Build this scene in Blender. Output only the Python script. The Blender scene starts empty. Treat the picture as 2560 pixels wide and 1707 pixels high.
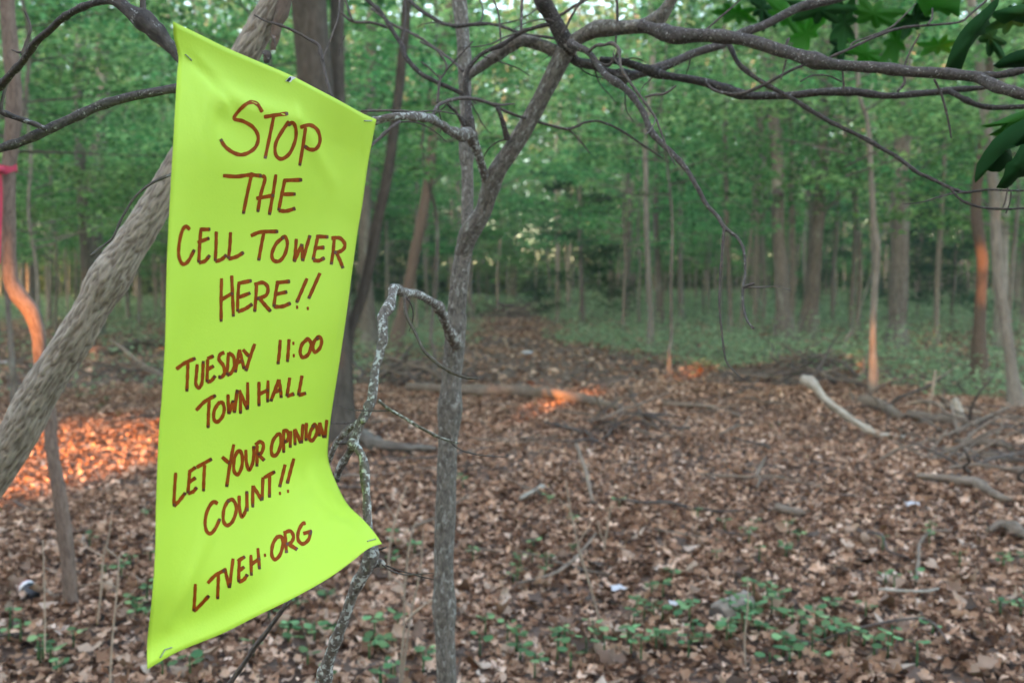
import bpy, math, random
import numpy as np
from mathutils import Vector, noise as mnoise
from mathutils.bvhtree import BVHTree

scene = bpy.context.scene
COL = scene.collection
R = math.radians
rnd = random.Random(7)
rng = np.random.default_rng(7)

# ------------------------------------------------------------------ camera
FPX, CX, CY, CAMH = 2347.0, 1280.0, 853.5, 1.5
PITCH = math.atan((CY - 720.0) / FPX)
cam_d = bpy.data.cameras.new('camera')
cam = bpy.data.objects.new('camera', cam_d); COL.objects.link(cam)
cam.location = (0, 0, CAMH); cam.rotation_euler = (math.pi / 2 - PITCH, 0, 0)
cam_d.sensor_width = 36.0; cam_d.lens = FPX / 2560.0 * 36.0
cam_d.clip_start = 0.05; cam_d.clip_end = 2000
cam_d.dof.use_dof = True; cam_d.dof.focus_distance = 1.32; cam_d.dof.aperture_fstop = 5.0
scene.camera = cam

# ------------------------------------------------------------------ light
SUN_EL, SUN_AZ = R(9.0), R(199.0)          # low evening sun behind the photographer's left shoulder
SH = Vector((math.sin(SUN_AZ), math.cos(SUN_AZ), 0))
SP = Vector((-SH.y, SH.x, 0))
SUND = Vector((SH.x * math.cos(SUN_EL), SH.y * math.cos(SUN_EL), math.sin(SUN_EL)))
world = bpy.data.worlds.new('World'); scene.world = world; world.use_nodes = True
wn = world.node_tree
sky = wn.nodes.new('ShaderNodeTexSky'); sky.sky_type = 'NISHITA'; sky.sun_disc = False
sky.sun_elevation = SUN_EL; sky.sun_rotation = SUN_AZ
sky.air_density = 1.0; sky.dust_density = 3.0; sky.ozone_density = 0.6
wn.links.new(sky.outputs[0], wn.nodes['Background'].inputs[0])
wn.nodes['Background'].inputs[1].default_value = 0.15
sun_d = bpy.data.lights.new('sun', 'SUN'); sun_d.energy = 2.6; sun_d.angle = R(0.4); sun_d.color = (1.0, 0.34, 0.08)
sun = bpy.data.objects.new('sun', sun_d); COL.objects.link(sun)
sun.rotation_euler = (-SUND).to_track_quat('-Z', 'Y').to_euler()
vs = scene.view_settings
vs.view_transform = 'Standard'; vs.look = 'None'; vs.gamma = 1; vs.use_curve_mapping = False
vs.exposure = 3.3
scene.cycles.use_denoising = True
scene.cycles.max_bounces = 6; scene.cycles.diffuse_bounces = 5; scene.cycles.glossy_bounces = 1; scene.cycles.transmission_bounces = 6; scene.cycles.volume_bounces = 0

# ------------------------------------------------------------------ helpers
cp, sp_ = math.cos(PITCH), math.sin(PITCH)
def at(px, py, d):
    x = (px - CX) / FPX * d; y = (CY - py) / FPX * d
    return Vector((x, d * cp + y * sp_, CAMH - d * sp_ + y * cp))
def ray(px, py): return (at(px, py, 1) - Vector((0, 0, CAMH)))
def hgt(x, y):
    return (0.05 * np.sin(x * 0.9 + 1.3) * np.cos(y * 0.7 + 0.4) + 0.035 * np.sin(x * 2.3 + y * 1.1) +
            0.02 * np.cos(x * 4.7 - y * 3.9) + 0.16 * np.exp(-((x - 1.0) ** 2 + (y - 24) ** 2) / 50.0) +
            0.42 * np.exp(-((x - 5.2) ** 2 / 1.0 + (y - 15.8) ** 2 / .8)) + 0.12 * np.exp(-((x - 1.05) ** 2 / .5 + (y - 9.2) ** 2 / .5)) +
            0.12 * np.exp(-((x - 3.2) ** 2 / 3 + (y - 7.2) ** 2 / 1.5)))
def gnd(px, py, lift=0.0):
    r = ray(px, py); t = CAMH / -r.z if r.z < 0 else 60
    for _ in range(6):
        p = Vector((0, 0, CAMH)) + r * t
        t = (CAMH - float(hgt(p.x, p.y))) / -r.z
    p = Vector((0, 0, CAMH)) + r * t
    return Vector((p.x, p.y, float(hgt(p.x, p.y)) + lift))
def depth(p): return (p - Vector((0, 0, CAMH))).dot(Vector((0, cp, -sp_)))

def tag(o, label=None, cat=None, group=None, kind=None):
    if label: o['label'] = label
    if cat: o['category'] = cat
    if group: o['group'] = group
    if kind: o['kind'] = kind
    return o
def empty(name, loc=(0, 0, 0)):
    o = bpy.data.objects.new(name, None); o.empty_display_size = 0.2
    COL.objects.link(o); o.location = loc
    return o
def link(name, me, mat=None, parent=None, loc=None):
    o = bpy.data.objects.new(name, me); COL.objects.link(o)
    if mat and not me.materials: me.materials.append(mat)
    if parent is not None:
        o.parent = parent
        if loc is None: o.location = -Vector(parent.location)   # vertices are in world space
    if loc is not None: o.location = loc
    return o
def pymesh(name, V, F, smooth=True, attrs=None):
    me = bpy.data.meshes.new(name); me.from_pydata([tuple(v) for v in V], [], F)
    if smooth: me.polygons.foreach_set('use_smooth', [True] * len(me.polygons))
    if attrs:
        for k, a in attrs.items():
            at_ = me.attributes.new(k, 'FLOAT_VECTOR', 'POINT'); at_.data.foreach_set('vector', np.asarray(a, np.float32).ravel())
    me.update()
    return me
def npmesh(name, V, T, smooth=False, cols=None):
    V = np.ascontiguousarray(V, np.float32); T = np.ascontiguousarray(T, np.int32); n = T.shape[1]
    me = bpy.data.meshes.new(name)
    me.vertices.add(len(V)); me.vertices.foreach_set('co', V.ravel())
    me.loops.add(T.size); me.loops.foreach_set('vertex_index', T.ravel())
    me.polygons.add(len(T)); me.polygons.foreach_set('loop_start', np.arange(0, T.size, n, dtype=np.int32))
    if smooth: me.polygons.foreach_set('use_smooth', np.ones(len(T), bool))
    if cols is not None:
        a = me.attributes.new('tint', 'FLOAT_VECTOR', 'POINT'); a.data.foreach_set('vector', np.ascontiguousarray(cols, np.float32).ravel())
    me.update(calc_edges=True); me.validate()
    return me

# ------------------------------------------------------------------ materials
def new_mat(name):
    m = bpy.data.materials.new(name); m.use_nodes = True
    return m, m.node_tree.nodes, m.node_tree.links, m.node_tree.nodes['Principled BSDF']
def ramp(N, stops, interp='LINEAR'):
    r = N.new('ShaderNodeValToRGB'); e = r.color_ramp.elements; r.color_ramp.interpolation = interp
    while len(e) > 1: e.remove(e[-1])
    e[0].position = stops[0][0]; e[0].color = (*stops[0][1], 1)
    for p, c in stops[1:]:
        k = e.new(p); k.color = (*c, 1)
    return r
def mix(N, L, fac, a, b, mode='MIX'):
    m = N.new('ShaderNodeMix'); m.data_type = 'RGBA'; m.blend_type = mode
    for s, v in ((0, fac), (6, a), (7, b)):
        if isinstance(v, bpy.types.NodeSocket): L.new(v, m.inputs[s])
        elif s == 0: m.inputs[0].default_value = v
        else: m.inputs[s].default_value = (*v, 1)
    return m.outputs[2]
def noise_n(N, L, vec, scale, detail=4, rough=.55, dist=0.0):
    n = N.new('ShaderNodeTexNoise'); n.inputs['Scale'].default_value = scale
    n.inputs['Detail'].default_value = detail; n.inputs['Roughness'].default_value = rough; n.inputs['Distortion'].default_value = dist
    if vec is not None: L.new(vec, n.inputs['Vector'])
    return n.outputs['Fac']
def attr(N, name):
    a = N.new('ShaderNodeAttribute'); a.attribute_name = name
    return a.outputs['Vector']
def bark(name, dark, light, patch=None, pth=(.58, .66), scale=90, bump=.6, dist=.004, pscale=35):
    m, N, L, P = new_mat(name)
    v = attr(N, 'bc')
    oi = N.new('ShaderNodeObjectInfo')
    n1 = noise_n(N, L, v, scale, 5, .6, .6); n2 = noise_n(N, L, v, scale * .17, 3)
    r = ramp(N, [(.36, dark), (.66, light)]); L.new(n1, r.inputs[0])
    c = mix(N, L, .35, r.outputs[0], mix(N, L, n2, dark, light))
    if patch:
        n3 = noise_n(N, L, v, pscale, 5, .65); mk = ramp(N, [(pth[0], (0, 0, 0)), (pth[1], (1, 1, 1))]); L.new(n3, mk.inputs[0])
        c = mix(N, L, mk.outputs[0], c, patch)
    vb = N.new('ShaderNodeMapRange'); vb.inputs[3].default_value = .8; vb.inputs[4].default_value = 1.2; L.new(oi.outputs['Random'], vb.inputs[0])
    hs = N.new('ShaderNodeHueSaturation'); L.new(vb.outputs[0], hs.inputs['Value']); L.new(c, hs.inputs['Color'])
    L.new(hs.outputs[0], P.inputs['Base Color']); P.inputs['Roughness'].default_value = .88
    P.inputs['Specular IOR Level'].default_value = .25
    b = N.new('ShaderNodeBump'); b.inputs['Strength'].default_value = bump; b.inputs['Distance'].default_value = dist
    L.new(n1, b.inputs['Height']); L.new(b.outputs[0], P.inputs['Normal'])
    return m
M = {}
M['grey_bark'] = bark('grey_sapling_bark', (.055, .047, .040), (.25, .228, .20), (.34, .34, .315), (.54, .66), 110, .9, .004, 95)
M['dark_bark'] = bark('dark_branch_bark', (.032, .028, .027), (.125, .11, .104), (.34, .34, .33), (.60, .66), 170, .9, .003, 190)
M['twig_bark'] = bark('twig_bark', (.045, .037, .034), (.15, .128, .118), (.28, .27, .26), (.6, .7), 160, .4, .001, 90)
M['lichen_bark'] = bark('lichen_covered_bark', (.055, .046, .04), (.20, .175, .155), (.42, .44, .42), (.52, .58), 160, .9, .003, 120)
M['furrow_bark'] = bark('furrowed_grey_bark', (.22, .185, .152), (.50, .435, .365), (.50, .46, .40), (.55, .7), 110, .7, .004, 40)
M['brown_bark'] = bark('reddish_brown_bark', (.085, .060, .048), (.22, .165, .135), None, scale=80, bump=.5, dist=.006)
M['oak_bark'] = bark('far_trunk_bark', (.075, .066, .058), (.24, .215, .19), (.27, .28, .25), (.55, .7), 22, .9, .03, 5)
M['shaded_oak'] = bark('shaded_oak_bark', (.040, .033, .026), (.125, .108, .090), None, scale=24, bump=.9, dist=.03)  # oak bark copy with the shade on these trunks put into a darker colour
M['pale_bark'] = bark('pale_trunk_bark', (.13, .115, .10), (.31, .285, .25), None, scale=18, bump=.5, dist=.015)
M['dead_wood'] = bark('weathered_dead_wood', (.09, .070, .055), (.29, .235, .19), None, scale=55, bump=.9, dist=.012)
M['white_wood'] = bark('bare_pale_wood', (.26, .23, .19), (.50, .47, .41), (.20, .175, .145), (.56, .64), 30, .8, .01, 22)
M['stalk'] = bark('dry_stalk', (.26, .20, .15), (.45, .37, .29), None, scale=90, bump=.2, dist=.001)

def leaf_mat(name, stops, trans=.45, rough=.5, hue=.03, spec=.35, matte=False):
    m, N, L, P = new_mat(name)
    s = N.new('ShaderNodeSeparateXYZ'); L.new(attr(N, 'tint'), s.inputs[0])
    r = ramp(N, stops); L.new(s.outputs[0], r.inputs[0])
    oi = N.new('ShaderNodeObjectInfo')
    h = N.new('ShaderNodeMapRange'); h.inputs[3].default_value = .5 - hue; h.inputs[4].default_value = .5 + hue; L.new(oi.outputs['Random'], h.inputs[0])
    v = N.new('ShaderNodeMath'); v.operation = 'MULTIPLY_ADD'; v.inputs[1].default_value = .45; v.inputs[2].default_value = .5; L.new(s.outputs[1], v.inputs[0])
    wv = N.new('ShaderNodeTexWhiteNoise'); wv.noise_dimensions = '1D'; L.new(oi.outputs['Random'], wv.inputs['W'])
    v2 = N.new('ShaderNodeMath'); v2.operation = 'MULTIPLY_ADD'; v2.inputs[1].default_value = .55; L.new(wv.outputs[0], v2.inputs[0]); L.new(v.outputs[0], v2.inputs[2]); v = v2
    hs = N.new('ShaderNodeHueSaturation'); L.new(h.outputs[0], hs.inputs['Hue']); L.new(v.outputs[0], hs.inputs['Value']); L.new(r.outputs[0], hs.inputs['Color'])
    L.new(hs.outputs[0], P.inputs['Base Color']); P.inputs['Roughness'].default_value = rough; P.inputs['Specular IOR Level'].default_value = spec
    if trans > 0:
        t = N.new('ShaderNodeBsdfTranslucent')
        b = N.new('ShaderNodeHueSaturation'); b.inputs['Value'].default_value = 1.7; b.inputs['Hue'].default_value = .49; L.new(hs.outputs[0], b.inputs['Color'])
        L.new(b.outputs[0], t.inputs[0])
        ms = N.new('ShaderNodeMixShader'); ms.inputs[0].default_value = trans
        front_ = P.outputs[0]
        if matte:
            df = N.new('ShaderNodeBsdfDiffuse'); L.new(hs.outputs[0], df.inputs[0]); front_ = df.outputs[0]; N.remove(P)
        L.new(front_, ms.inputs[1]); L.new(t.outputs[0], ms.inputs[2]); L.new(ms.outputs[0], N['Material Output'].inputs[0])
    return m
GREEN = [(0, (.032, .105, .034)), (.5, (.082, .215, .070)), (1, (.19, .37, .14))]
M['foliage'] = leaf_mat('woodland_foliage', GREEN, .6, matte=True)
M['dark_foliage'] = leaf_mat('dark_evergreen_foliage', [(0, (.018, .06, .032)), (1, (.045, .12, .06))], .3, matte=True)  # the bushy evergreens' own darker green
M['undergrowth'] = leaf_mat('undergrowth_green', [(0, (.14, .22, .115)), (1, (.32, .43, .26))], .4, matte=True)
M['seedling'] = leaf_mat('seedling_leaf', [(0, (.08, .18, .07)), (1, (.19, .34, .15))], .3, .6, .03, .2)
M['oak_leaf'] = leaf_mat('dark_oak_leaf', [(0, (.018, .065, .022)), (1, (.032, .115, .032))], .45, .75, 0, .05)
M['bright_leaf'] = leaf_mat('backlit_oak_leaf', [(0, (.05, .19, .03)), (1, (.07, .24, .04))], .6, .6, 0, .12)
BROWN = [(0, (.036, .022, .015)), (.22, (.125, .072, .047)), (.45, (.258, .158, .103)), (.65, (.405, .268, .183)), (.82, (.545, .395, .295)), (1, (.60, .48, .395))]
M['litter'] = leaf_mat('dead_leaf_litter', BROWN, .12, .62, .012, .3, True)
def litter_obj_mat():
    m, N, L, P = new_mat('single_dead_leaf')
    oi = N.new('ShaderNodeObjectInfo'); r = ramp(N, BROWN); L.new(oi.outputs['Random'], r.inputs[0])
    tc = N.new('ShaderNodeTexCoord'); n = noise_n(N, L, tc.outputs['Object'], 3, 3)
    c = mix(N, L, n, r.outputs[0], mix(N, L, .5, r.outputs[0], (.1, .06, .04)))
    L.new(c, P.inputs['Base Color']); P.inputs['Roughness'].default_value = .65
    return m
M['leaf_single'] = litter_obj_mat()
def ground_mat():
    m, N, L, P = new_mat('forest_floor')
    tc = N.new('ShaderNodeTexCoord'); v = tc.outputs['Object']
    vo = N.new('ShaderNodeTexVoronoi'); vo.inputs['Scale'].default_value = 11; L.new(v, vo.inputs['Vector'])
    s = N.new('ShaderNodeSeparateColor'); L.new(vo.outputs['Color'], s.inputs[0])
    r = ramp(N, [(0, (.045, .028, .02)), (.5, (.15, .09, .065)), (.85, (.27, .18, .135)), (1, (.36, .27, .22))]); L.new(s.outputs[0], r.inputs[0])
    n = noise_n(N, L, v, 3.5, 6, .65)
    c = mix(N, L, n, r.outputs[0], (.06, .04, .03), 'MIX')
    L.new(c, P.inputs['Base Color']); P.inputs['Roughness'].default_value = .95
    b = N.new('ShaderNodeBump'); b.inputs['Strength'].default_value = .8; b.inputs['Distance'].default_value = .04; L.new(vo.outputs['Distance'], b.inputs['Height']); L.new(b.outputs[0], P.inputs['Normal'])
    return m
M['ground'] = ground_mat()
def plain(name, col, rough=.6, metal=0, spec=.4):
    m, N, L, P = new_mat(name); P.inputs['Base Color'].default_value = (*col, 1); P.inputs['Roughness'].default_value = rough
    P.inputs['Metallic'].default_value = metal; P.inputs['Specular IOR Level'].default_value = spec
    return m
def paper_mat():
    m, N, L, P = new_mat('fluorescent_poster_board')
    tc = N.new('ShaderNodeTexCoord')
    n = noise_n(N, L, tc.outputs['Object'], 260, 3, .6); n2 = noise_n(N, L, tc.outputs['Object'], 9, 3)
    c = mix(N, L, n2, (.47, .71, .050), (.50, .74, .060))
    L.new(c, P.inputs['Base Color']); P.inputs['Roughness'].default_value = .55; P.inputs['Specular IOR Level'].default_value = .3
    b = N.new('ShaderNodeBump'); b.inputs['Strength'].default_value = .3; b.inputs['Distance'].default_value = .0008; L.new(n, b.inputs['Height']); L.new(b.outputs[0], P.inputs['Normal'])
    return m
M['paper'] = paper_mat()
def ink_mat():
    m, N, L, P = new_mat('brown_marker_ink')
    tc = N.new('ShaderNodeTexCoord'); n = noise_n(N, L, tc.outputs['Object'], 90, 4, .6)
    r = ramp(N, [(.3, (.20, .036, .002)), (.7, (.31, .066, .004))]); L.new(n, r.inputs[0])
    L.new(r.outputs[0], P.inputs['Base Color']); P.inputs['Roughness'].default_value = .6; P.inputs['Specular IOR Level'].default_value = .08
    return m
M['ink'] = ink_mat()
M['ink_dark'] = plain('pooled_marker_ink', (.07, .014, .004), .35)
M['steel'] = plain('staple_steel', (.30, .31, .33), .35, .9)
M['white_core'] = plain('torn_paper_core', (.75, .75, .76), .8)
M['hole'] = plain('dark_backing', (.03, .03, .035), .9)
M['ribbon'] = plain('pink_flagging_tape', (.45, .055, .10), .6, 0, .15)
M['can_dark'] = plain('can_dark_side', (.02, .02, .025), .35, .3)
M['can_white'] = plain('can_white_band', (.7, .7, .72), .4)
M['can_red'] = plain('can_red_band', (.45, .04, .03), .4)
M['litter_white'] = plain('white_paper_scrap', (.5, .5, .53), .8)
M['rock'] = bark('weathered_log_end', (.12, .10, .085), (.33, .28, .24), None, scale=14, bump=.6, dist=.012)

# ------------------------------------------------------------------ tubes
def smooth_path(P, n):
    P = [Vector(p) for p in P]
    if len(P) == 2: P = [P[0], (P[0] + P[1]) / 2, P[1]]
    out = []; m = len(P) - 1
    for i in range(n):
        t = i / (n - 1) * m; k = min(int(t), m - 1); f = t - k
        a = P[max(k - 1, 0)]; b = P[k]; c = P[k + 1]; d = P[min(k + 2, m)]
        if k == 0: a = b * 2 - c
        if k + 2 > m: d = c * 2 - b
        out.append(0.5 * ((2 * b) + (c - a) * f + (2 * a - 5 * b + 4 * c - d) * f * f + (3 * b - a - 3 * c + d) * f ** 3))
    return out
def tube(pts, radii, seg=8, n=None, wob=.06, stretch=.35, seed=0, knots=0, rough=0.0, rfreq=6.0, cap=True):
    """returns V, F, bc: a tapered organic tube along the path"""
    if n is None: n = max(8, len(pts) * 5)
    C = smooth_path(pts, n)
    rr = np.interp(np.linspace(0, 1, n), np.linspace(0, 1, len(radii)), radii)
    s = [0.0]
    for i in range(1, n): s.append(s[-1] + (C[i] - C[i - 1]).length)
    rs = random.Random(seed)
    kn = [(rs.uniform(.05, .95) * s[-1], rs.uniform(.12, .32), rs.uniform(.8, 1.6)) for _ in range(knots)]
    V, F, bc = [], [], []
    T = (C[1] - C[0]).normalized()
    U = T.orthogonal().normalized()
    for i in range(n):
        Tn = (C[min(i + 1, n - 1)] - C[max(i - 1, 0)])
        Tn = Tn.normalized() if Tn.length > 1e-9 else T
        U = (U - Tn * U.dot(Tn)).normalized(); W = Tn.cross(U)
        r0 = rr[i]
        r = r0 * (1 + wob * mnoise.noise(Vector((s[i] / max(r0, .002) * .35, seed * 3.1, .5))))
        for ks, ka, kw in kn: r *= 1 + ka * math.exp(-((s[i] - ks) / (kw * r0 * 1.5)) ** 2)
        off = (U * mnoise.noise(Vector((s[i] / max(r0, .002) * .12, seed, 1.7))) + W * mnoise.noise(Vector((s[i] / max(r0, .002) * .12, seed, 7.7)))) * r0 * wob * 2.5
        for j in range(seg):
            th = 2 * math.pi * j / seg; cs, sn = math.cos(th), math.sin(th)
            rj = r
            if rough:
                q = Vector((cs * rfreq * .5, sn * rfreq * .5, s[i] / max(r0, .002) * .16 + seed))
                rj = r * (1 + rough * (abs(mnoise.noise(q * 1.3)) * 2 - .6) + rough * .5 * mnoise.noise(q * 3.2))
            V.append(C[i] + off + (U * cs + W * sn) * rj)
            bc.append((cs * r0, sn * r0, s[i] * stretch + seed * .37))
    for i in range(n - 1):
        for j in range(seg):
            k = (j + 1) % seg
            F.append((i * seg + j, i * seg + k, (i + 1) * seg + k, (i + 1) * seg + j))
    if cap:
        F.append(tuple(range(seg - 1, -1, -1))); F.append(tuple(range((n - 1) * seg, n * seg)))
    return V, F, bc
_sd = [0]
def tube_obj(name, pts, radii, mat, parent=None, **kw):
    _sd[0] += 1; kw.setdefault('seed', _sd[0])
    V, F, bc = tube(pts, radii, **kw)
    return link(name, pymesh(name, V, F, True, {'bc': bc}), mat, parent)
def px_path(pts, d0, d1):
    n = len(pts)
    if isinstance(d0, (list, tuple)):
        ds = np.interp(np.linspace(0, 1, n), np.linspace(0, 1, len(d0)), d0)
    else: ds = np.linspace(d0, d1, n)
    return [at(p[0], p[1], float(d)) for p, d in zip(pts, ds)], ds
def px_branch(name, pts, w, d0, d1, mat, parent=None, **kw):
    """a branch traced at its own distances; w = widths in photograph pixels along it"""
    P, ds = px_path(pts, d0, d1)
    ws = np.interp(np.linspace(0, 1, len(P)), np.linspace(0, 1, len(w)), w)
    return tube_obj(name, P, [float(a * d / FPX / 2) for a, d in zip(ws, ds)], mat, parent, **kw)

# ------------------------------------------------------------------ ground
def ground_mesh():
    xs = np.concatenate([np.linspace(-400, -32, 14), np.linspace(-30, 30, 150), np.linspace(32, 400, 14)])
    ys = np.concatenate([np.linspace(-300, -6, 12), np.linspace(-5, 45, 130), np.linspace(47, 500, 18)])
    X, Y = np.meshgrid(xs, ys); Z = hgt(X, Y)
    V = np.stack([X, Y, Z], -1).reshape(-1, 3); nx, ny = len(xs), len(ys)
    i, j = np.meshgrid(np.arange(ny - 1), np.arange(nx - 1), indexing='ij'); a = (i * nx + j).ravel()
    return npmesh('ground', V, np.stack([a, a + 1, a + nx + 1, a + nx], -1), True)
ground = tag(link('ground', ground_mesh(), M['ground']), 'brown forest floor covered in dead leaves', None, None, 'structure')

# ------------------------------------------------------------------ leaves in bulk
def leaf_template(kind, r):
    """midrib along +y, length 1; returns V, tris"""
    if kind == 'quad':
        k = r.uniform(.05, .16)
        V = [(0, -.5, 0), (.3, 0, k), (0, .5, 0), (-.3, 0, k)]
        return np.array(V), np.array([(0, 1, 2), (0, 2, 3)])
    n = 6 if kind == 'oak' else 4
    V, T = [], []; cu, fo = r.uniform(-.6, 1.5), r.uniform(-.8, 1.1); tw = r.uniform(-1, 1)
    for i in range(n):
        t = i / (n - 1); w = .34 * math.sin(math.pi * min(max(t * .96 + .03, 0), 1)) ** .7
        if kind == 'oak': w *= (1.15 if i % 2 else .55)
        y = t - .5
        for sx in (-1, 0, 1):
            x = sx * w * r.uniform(.8, 1.2); z = cu * y * y * 1.3 + fo * abs(x) * 1.1 + tw * x * y + r.uniform(-.03, .03)
            V.append((x, y + (abs(sx) * .06 if kind == 'oak' else 0), z))
    for i in range(n - 1):
        a = i * 3; b = a + 3
        T += [(a, a + 1, b + 1), (a, b + 1, b), (a + 1, a + 2, b + 2), (a + 1, b + 2, b + 1)]
    return np.array(V), np.array(T)
def rot_frames(n, g, tilt):
    """random yaw + tilt of each leaf: n rotation matrices"""
    yaw = g.uniform(0, 2 * np.pi, n); ta = g.uniform(0, 2 * np.pi, n); tl = np.abs(g.normal(0, tilt, n))
    nx, ny, nz = np.sin(tl) * np.cos(ta), np.sin(tl) * np.sin(ta), np.cos(tl)
    Nn = np.stack([nx, ny, nz], -1)
    d = np.stack([np.cos(yaw), np.sin(yaw), np.zeros(n)], -1)
    d -= Nn * (d * Nn).sum(-1, keepdims=True); d /= np.linalg.norm(d, axis=-1, keepdims=True) + 1e-9
    e = np.cross(d, Nn)
    return np.stack([e, d, Nn], -1)          # columns: x, y, z axes
def scatter(P, size, g, tilt, kind='quad', nt=6, tint=None, Rm=None):
    n = len(P); r = random.Random(int(g.integers(1e6)))
    tmp = [leaf_template(kind, r) for _ in range(nt)]
    which = g.integers(0, nt, n)
    if Rm is None: Rm = rot_frames(n, g, tilt)
    if tint is None: tint = g.random(n)
    t2 = g.random(n)
    VV, TT, CC = [], [], []; off = 0
    for k in range(nt):
        ix = np.where(which == k)[0]
        if not len(ix): continue
        v, t = tmp[k]; m = len(v)
        W = np.einsum('nij,mj->nmi', Rm[ix], v) * size[ix][:, None, None] + P[ix][:, None, :]
        VV.append(W.reshape(-1, 3))
        TT.append((t[None] + (np.arange(len(ix)) * m)[:, None, None]).reshape(-1, 3) + off); off += m * len(ix)
        CC.append(np.repeat(np.stack([tint[ix], t2[ix], t2[ix]], -1), m, 0))
    return np.concatenate(VV), np.concatenate(TT), np.concatenate(CC)

# ------------------------------------------------------------------ leaf litter on the ground
def wedge(n, d0, d1, g, margin=1.5):
    d = np.sqrt(g.uniform(d0 ** 2, d1 ** 2, n)); x = g.uniform(-1, 1, n) * (d * .56 + margin)
    return x, d
def litter(n, d0, d1, s0, s1, kind, lift, seed, tilt=.45):
    g = np.random.default_rng(seed); x, y = wedge(n, d0, d1, g)
    # broad drifts: paler, darker and browner areas
    dr = .5 + .25 * np.sin(x * 1.1 + 2 * np.cos(y * .6)) * np.cos(y * .9 + x * .3)
    tint = np.clip(g.beta(1.5, 1.9, n) * .9 + .15 * dr + g.normal(0, .04, n), 0, 1)
    z = hgt(x, y) + g.uniform(.0, lift, n)
    return scatter(np.stack([x, y, z], -1), s0 + (s1 - s0) * g.random(n) ** 1.6, g, tilt, kind, 14, tint)
def join_np(parts):
    V, T, C, o = [], [], [], 0
    for v, t, c in parts:
        V.append(v); T.append(t + o); C.append(c); o += len(v)
    return np.concatenate(V), np.concatenate(T), np.concatenate(C)
v, t, c = join_np([litter(30000, 2.6, 6.5, .022, .08, 'oak', .045, 11, .55), litter(26000, 2.6, 7, .018, .055, 'plain', .045, 12, .65),
                   litter(26000, 6.5, 14, .03, .09, 'oak', .055, 13, .6), litter(64000, 6.5, 14, .025, .075, 'quad', .055, 15, .75), litter(65000, 14, 45, .06, .17, 'quad', .07, 14, .6)])
tag(link('leaf_litter', npmesh('leaf_litter', v, t, False, c), M['litter'], ground), None, None, None, 'stuff')
# the largest leaves in front, one by one
_lt = []
for k in range(10):
    vv, tt = leaf_template('oak' if k % 3 else 'plain', rnd); _lt.append(npmesh('leaf', vv, tt, True)); _lt[-1].materials.append(M['leaf_single'])
g = np.random.default_rng(5); lx, ly = wedge(300, 3.3, 5.6, g, .3)
for k in range(300):
    o = link('leaf', _lt[k % 10], None, ground, (lx[k], ly[k], float(hgt(lx[k], ly[k])) + .04 + .03 * rnd.random()))
    s = rnd.uniform(.06, .12); o.scale = (s, s, s); o.rotation_euler = (rnd.gauss(0, .5), rnd.gauss(0, .5), rnd.uniform(0, 6.3))

# ------------------------------------------------------------------ the poster
def resample(poly, n):
    """poly: list of (px, py, depth); 3D polyline smoothly resampled by arc length"""
    P = smooth_path([at(*p) for p in poly], 240)
    s = [0]
    for i in range(1, 240): s.append(s[-1] + (P[i] - P[i - 1]).length)
    A = np.array([tuple(p) for p in P]); q = np.linspace(0, s[-1], n)
    return np.stack([np.interp(q, s, A[:, k]) for k in range(3)], -1)
def lerp_inv(p, a, b, da, db):
    t = (p - a) / (b - a); return 1 / ((1 - t) / da + t / db)
DTL, DTR, DBL, DBR = 1.03, 1.57, 1.02, 1.47
top = [(434, 55), (502, 88), (569, 121), (651, 156), (728, 189), (790, 221), (849, 252), (903, 282), (941, 299)]
top = [(x, y, lerp_inv(x, 434, 941, DTL, DTR)) for x, y in top]
bot = [(369, 1672), (430, 1636), (474, 1616), (560, 1581), (647, 1537), (734, 1494), (821, 1445), (878, 1404), (922, 1370), (955, 1358)]
bot = [(x, y, lerp_inv(x, 369, 955, DBL, DBR)) for x, y in bot]
left = [(434, 55, DTL), (435, 92, 1.04), (447, 142, 1.055), (444, 181, 1.05), (440, 247, 1.04), (434, 357, 1.03), (425, 510, 1.03), (417, 686, 1.03), (414, 845, 1.03),
        (405, 1000, 1.03), (398, 1089, 1.03), (391, 1263, 1.03), (389, 1378, 1.025), (381, 1494, 1.02), (369, 1605, 1.03), (369, 1672, DBL)]
right = [(941, 299, DTR), (931, 351, 1.575), (920, 410, 1.58), (906, 510, 1.585), (895, 576, 1.59), (881, 675, 1.59), (865, 795, 1.59), (847, 916, 1.59), (829, 1031, 1.59),
         (821, 1101, 1.58), (821, 1147, 1.575), (835, 1193, 1.56), (867, 1257, 1.53), (907, 1297, 1.505), (936, 1330, 1.485), (955, 1358, DBR)]
NU, NV = 72, 110
cT, cB, cL, cR = resample(top, NU), resample(bot, NU), resample(left, NV), resample(right, NV)
u = np.linspace(0, 1, NU)[None, :, None]; v_ = np.linspace(0, 1, NV)[:, None, None]
S = (1 - v_) * cT[None] + v_ * cB[None] + (1 - u) * cL[:, None] + u * cR[:, None] - (
    (1 - u) * (1 - v_) * cT[0] + u * (1 - v_) * cT[-1] + (1 - u) * v_ * cB[0] + u * v_ * cB[-1])
def normals(S):
    du = np.gradient(S, axis=1); dv = np.gradient(S, axis=0); n = np.cross(du, dv); n /= np.linalg.norm(n, axis=-1, keepdims=True)
    if (n * (np.array([0, 0, CAMH]) - S)).sum(-1).mean() < 0: n = -n
    return n
Nn = normals(S); U2, V2 = u[..., 0], v_[..., 0]
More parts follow.
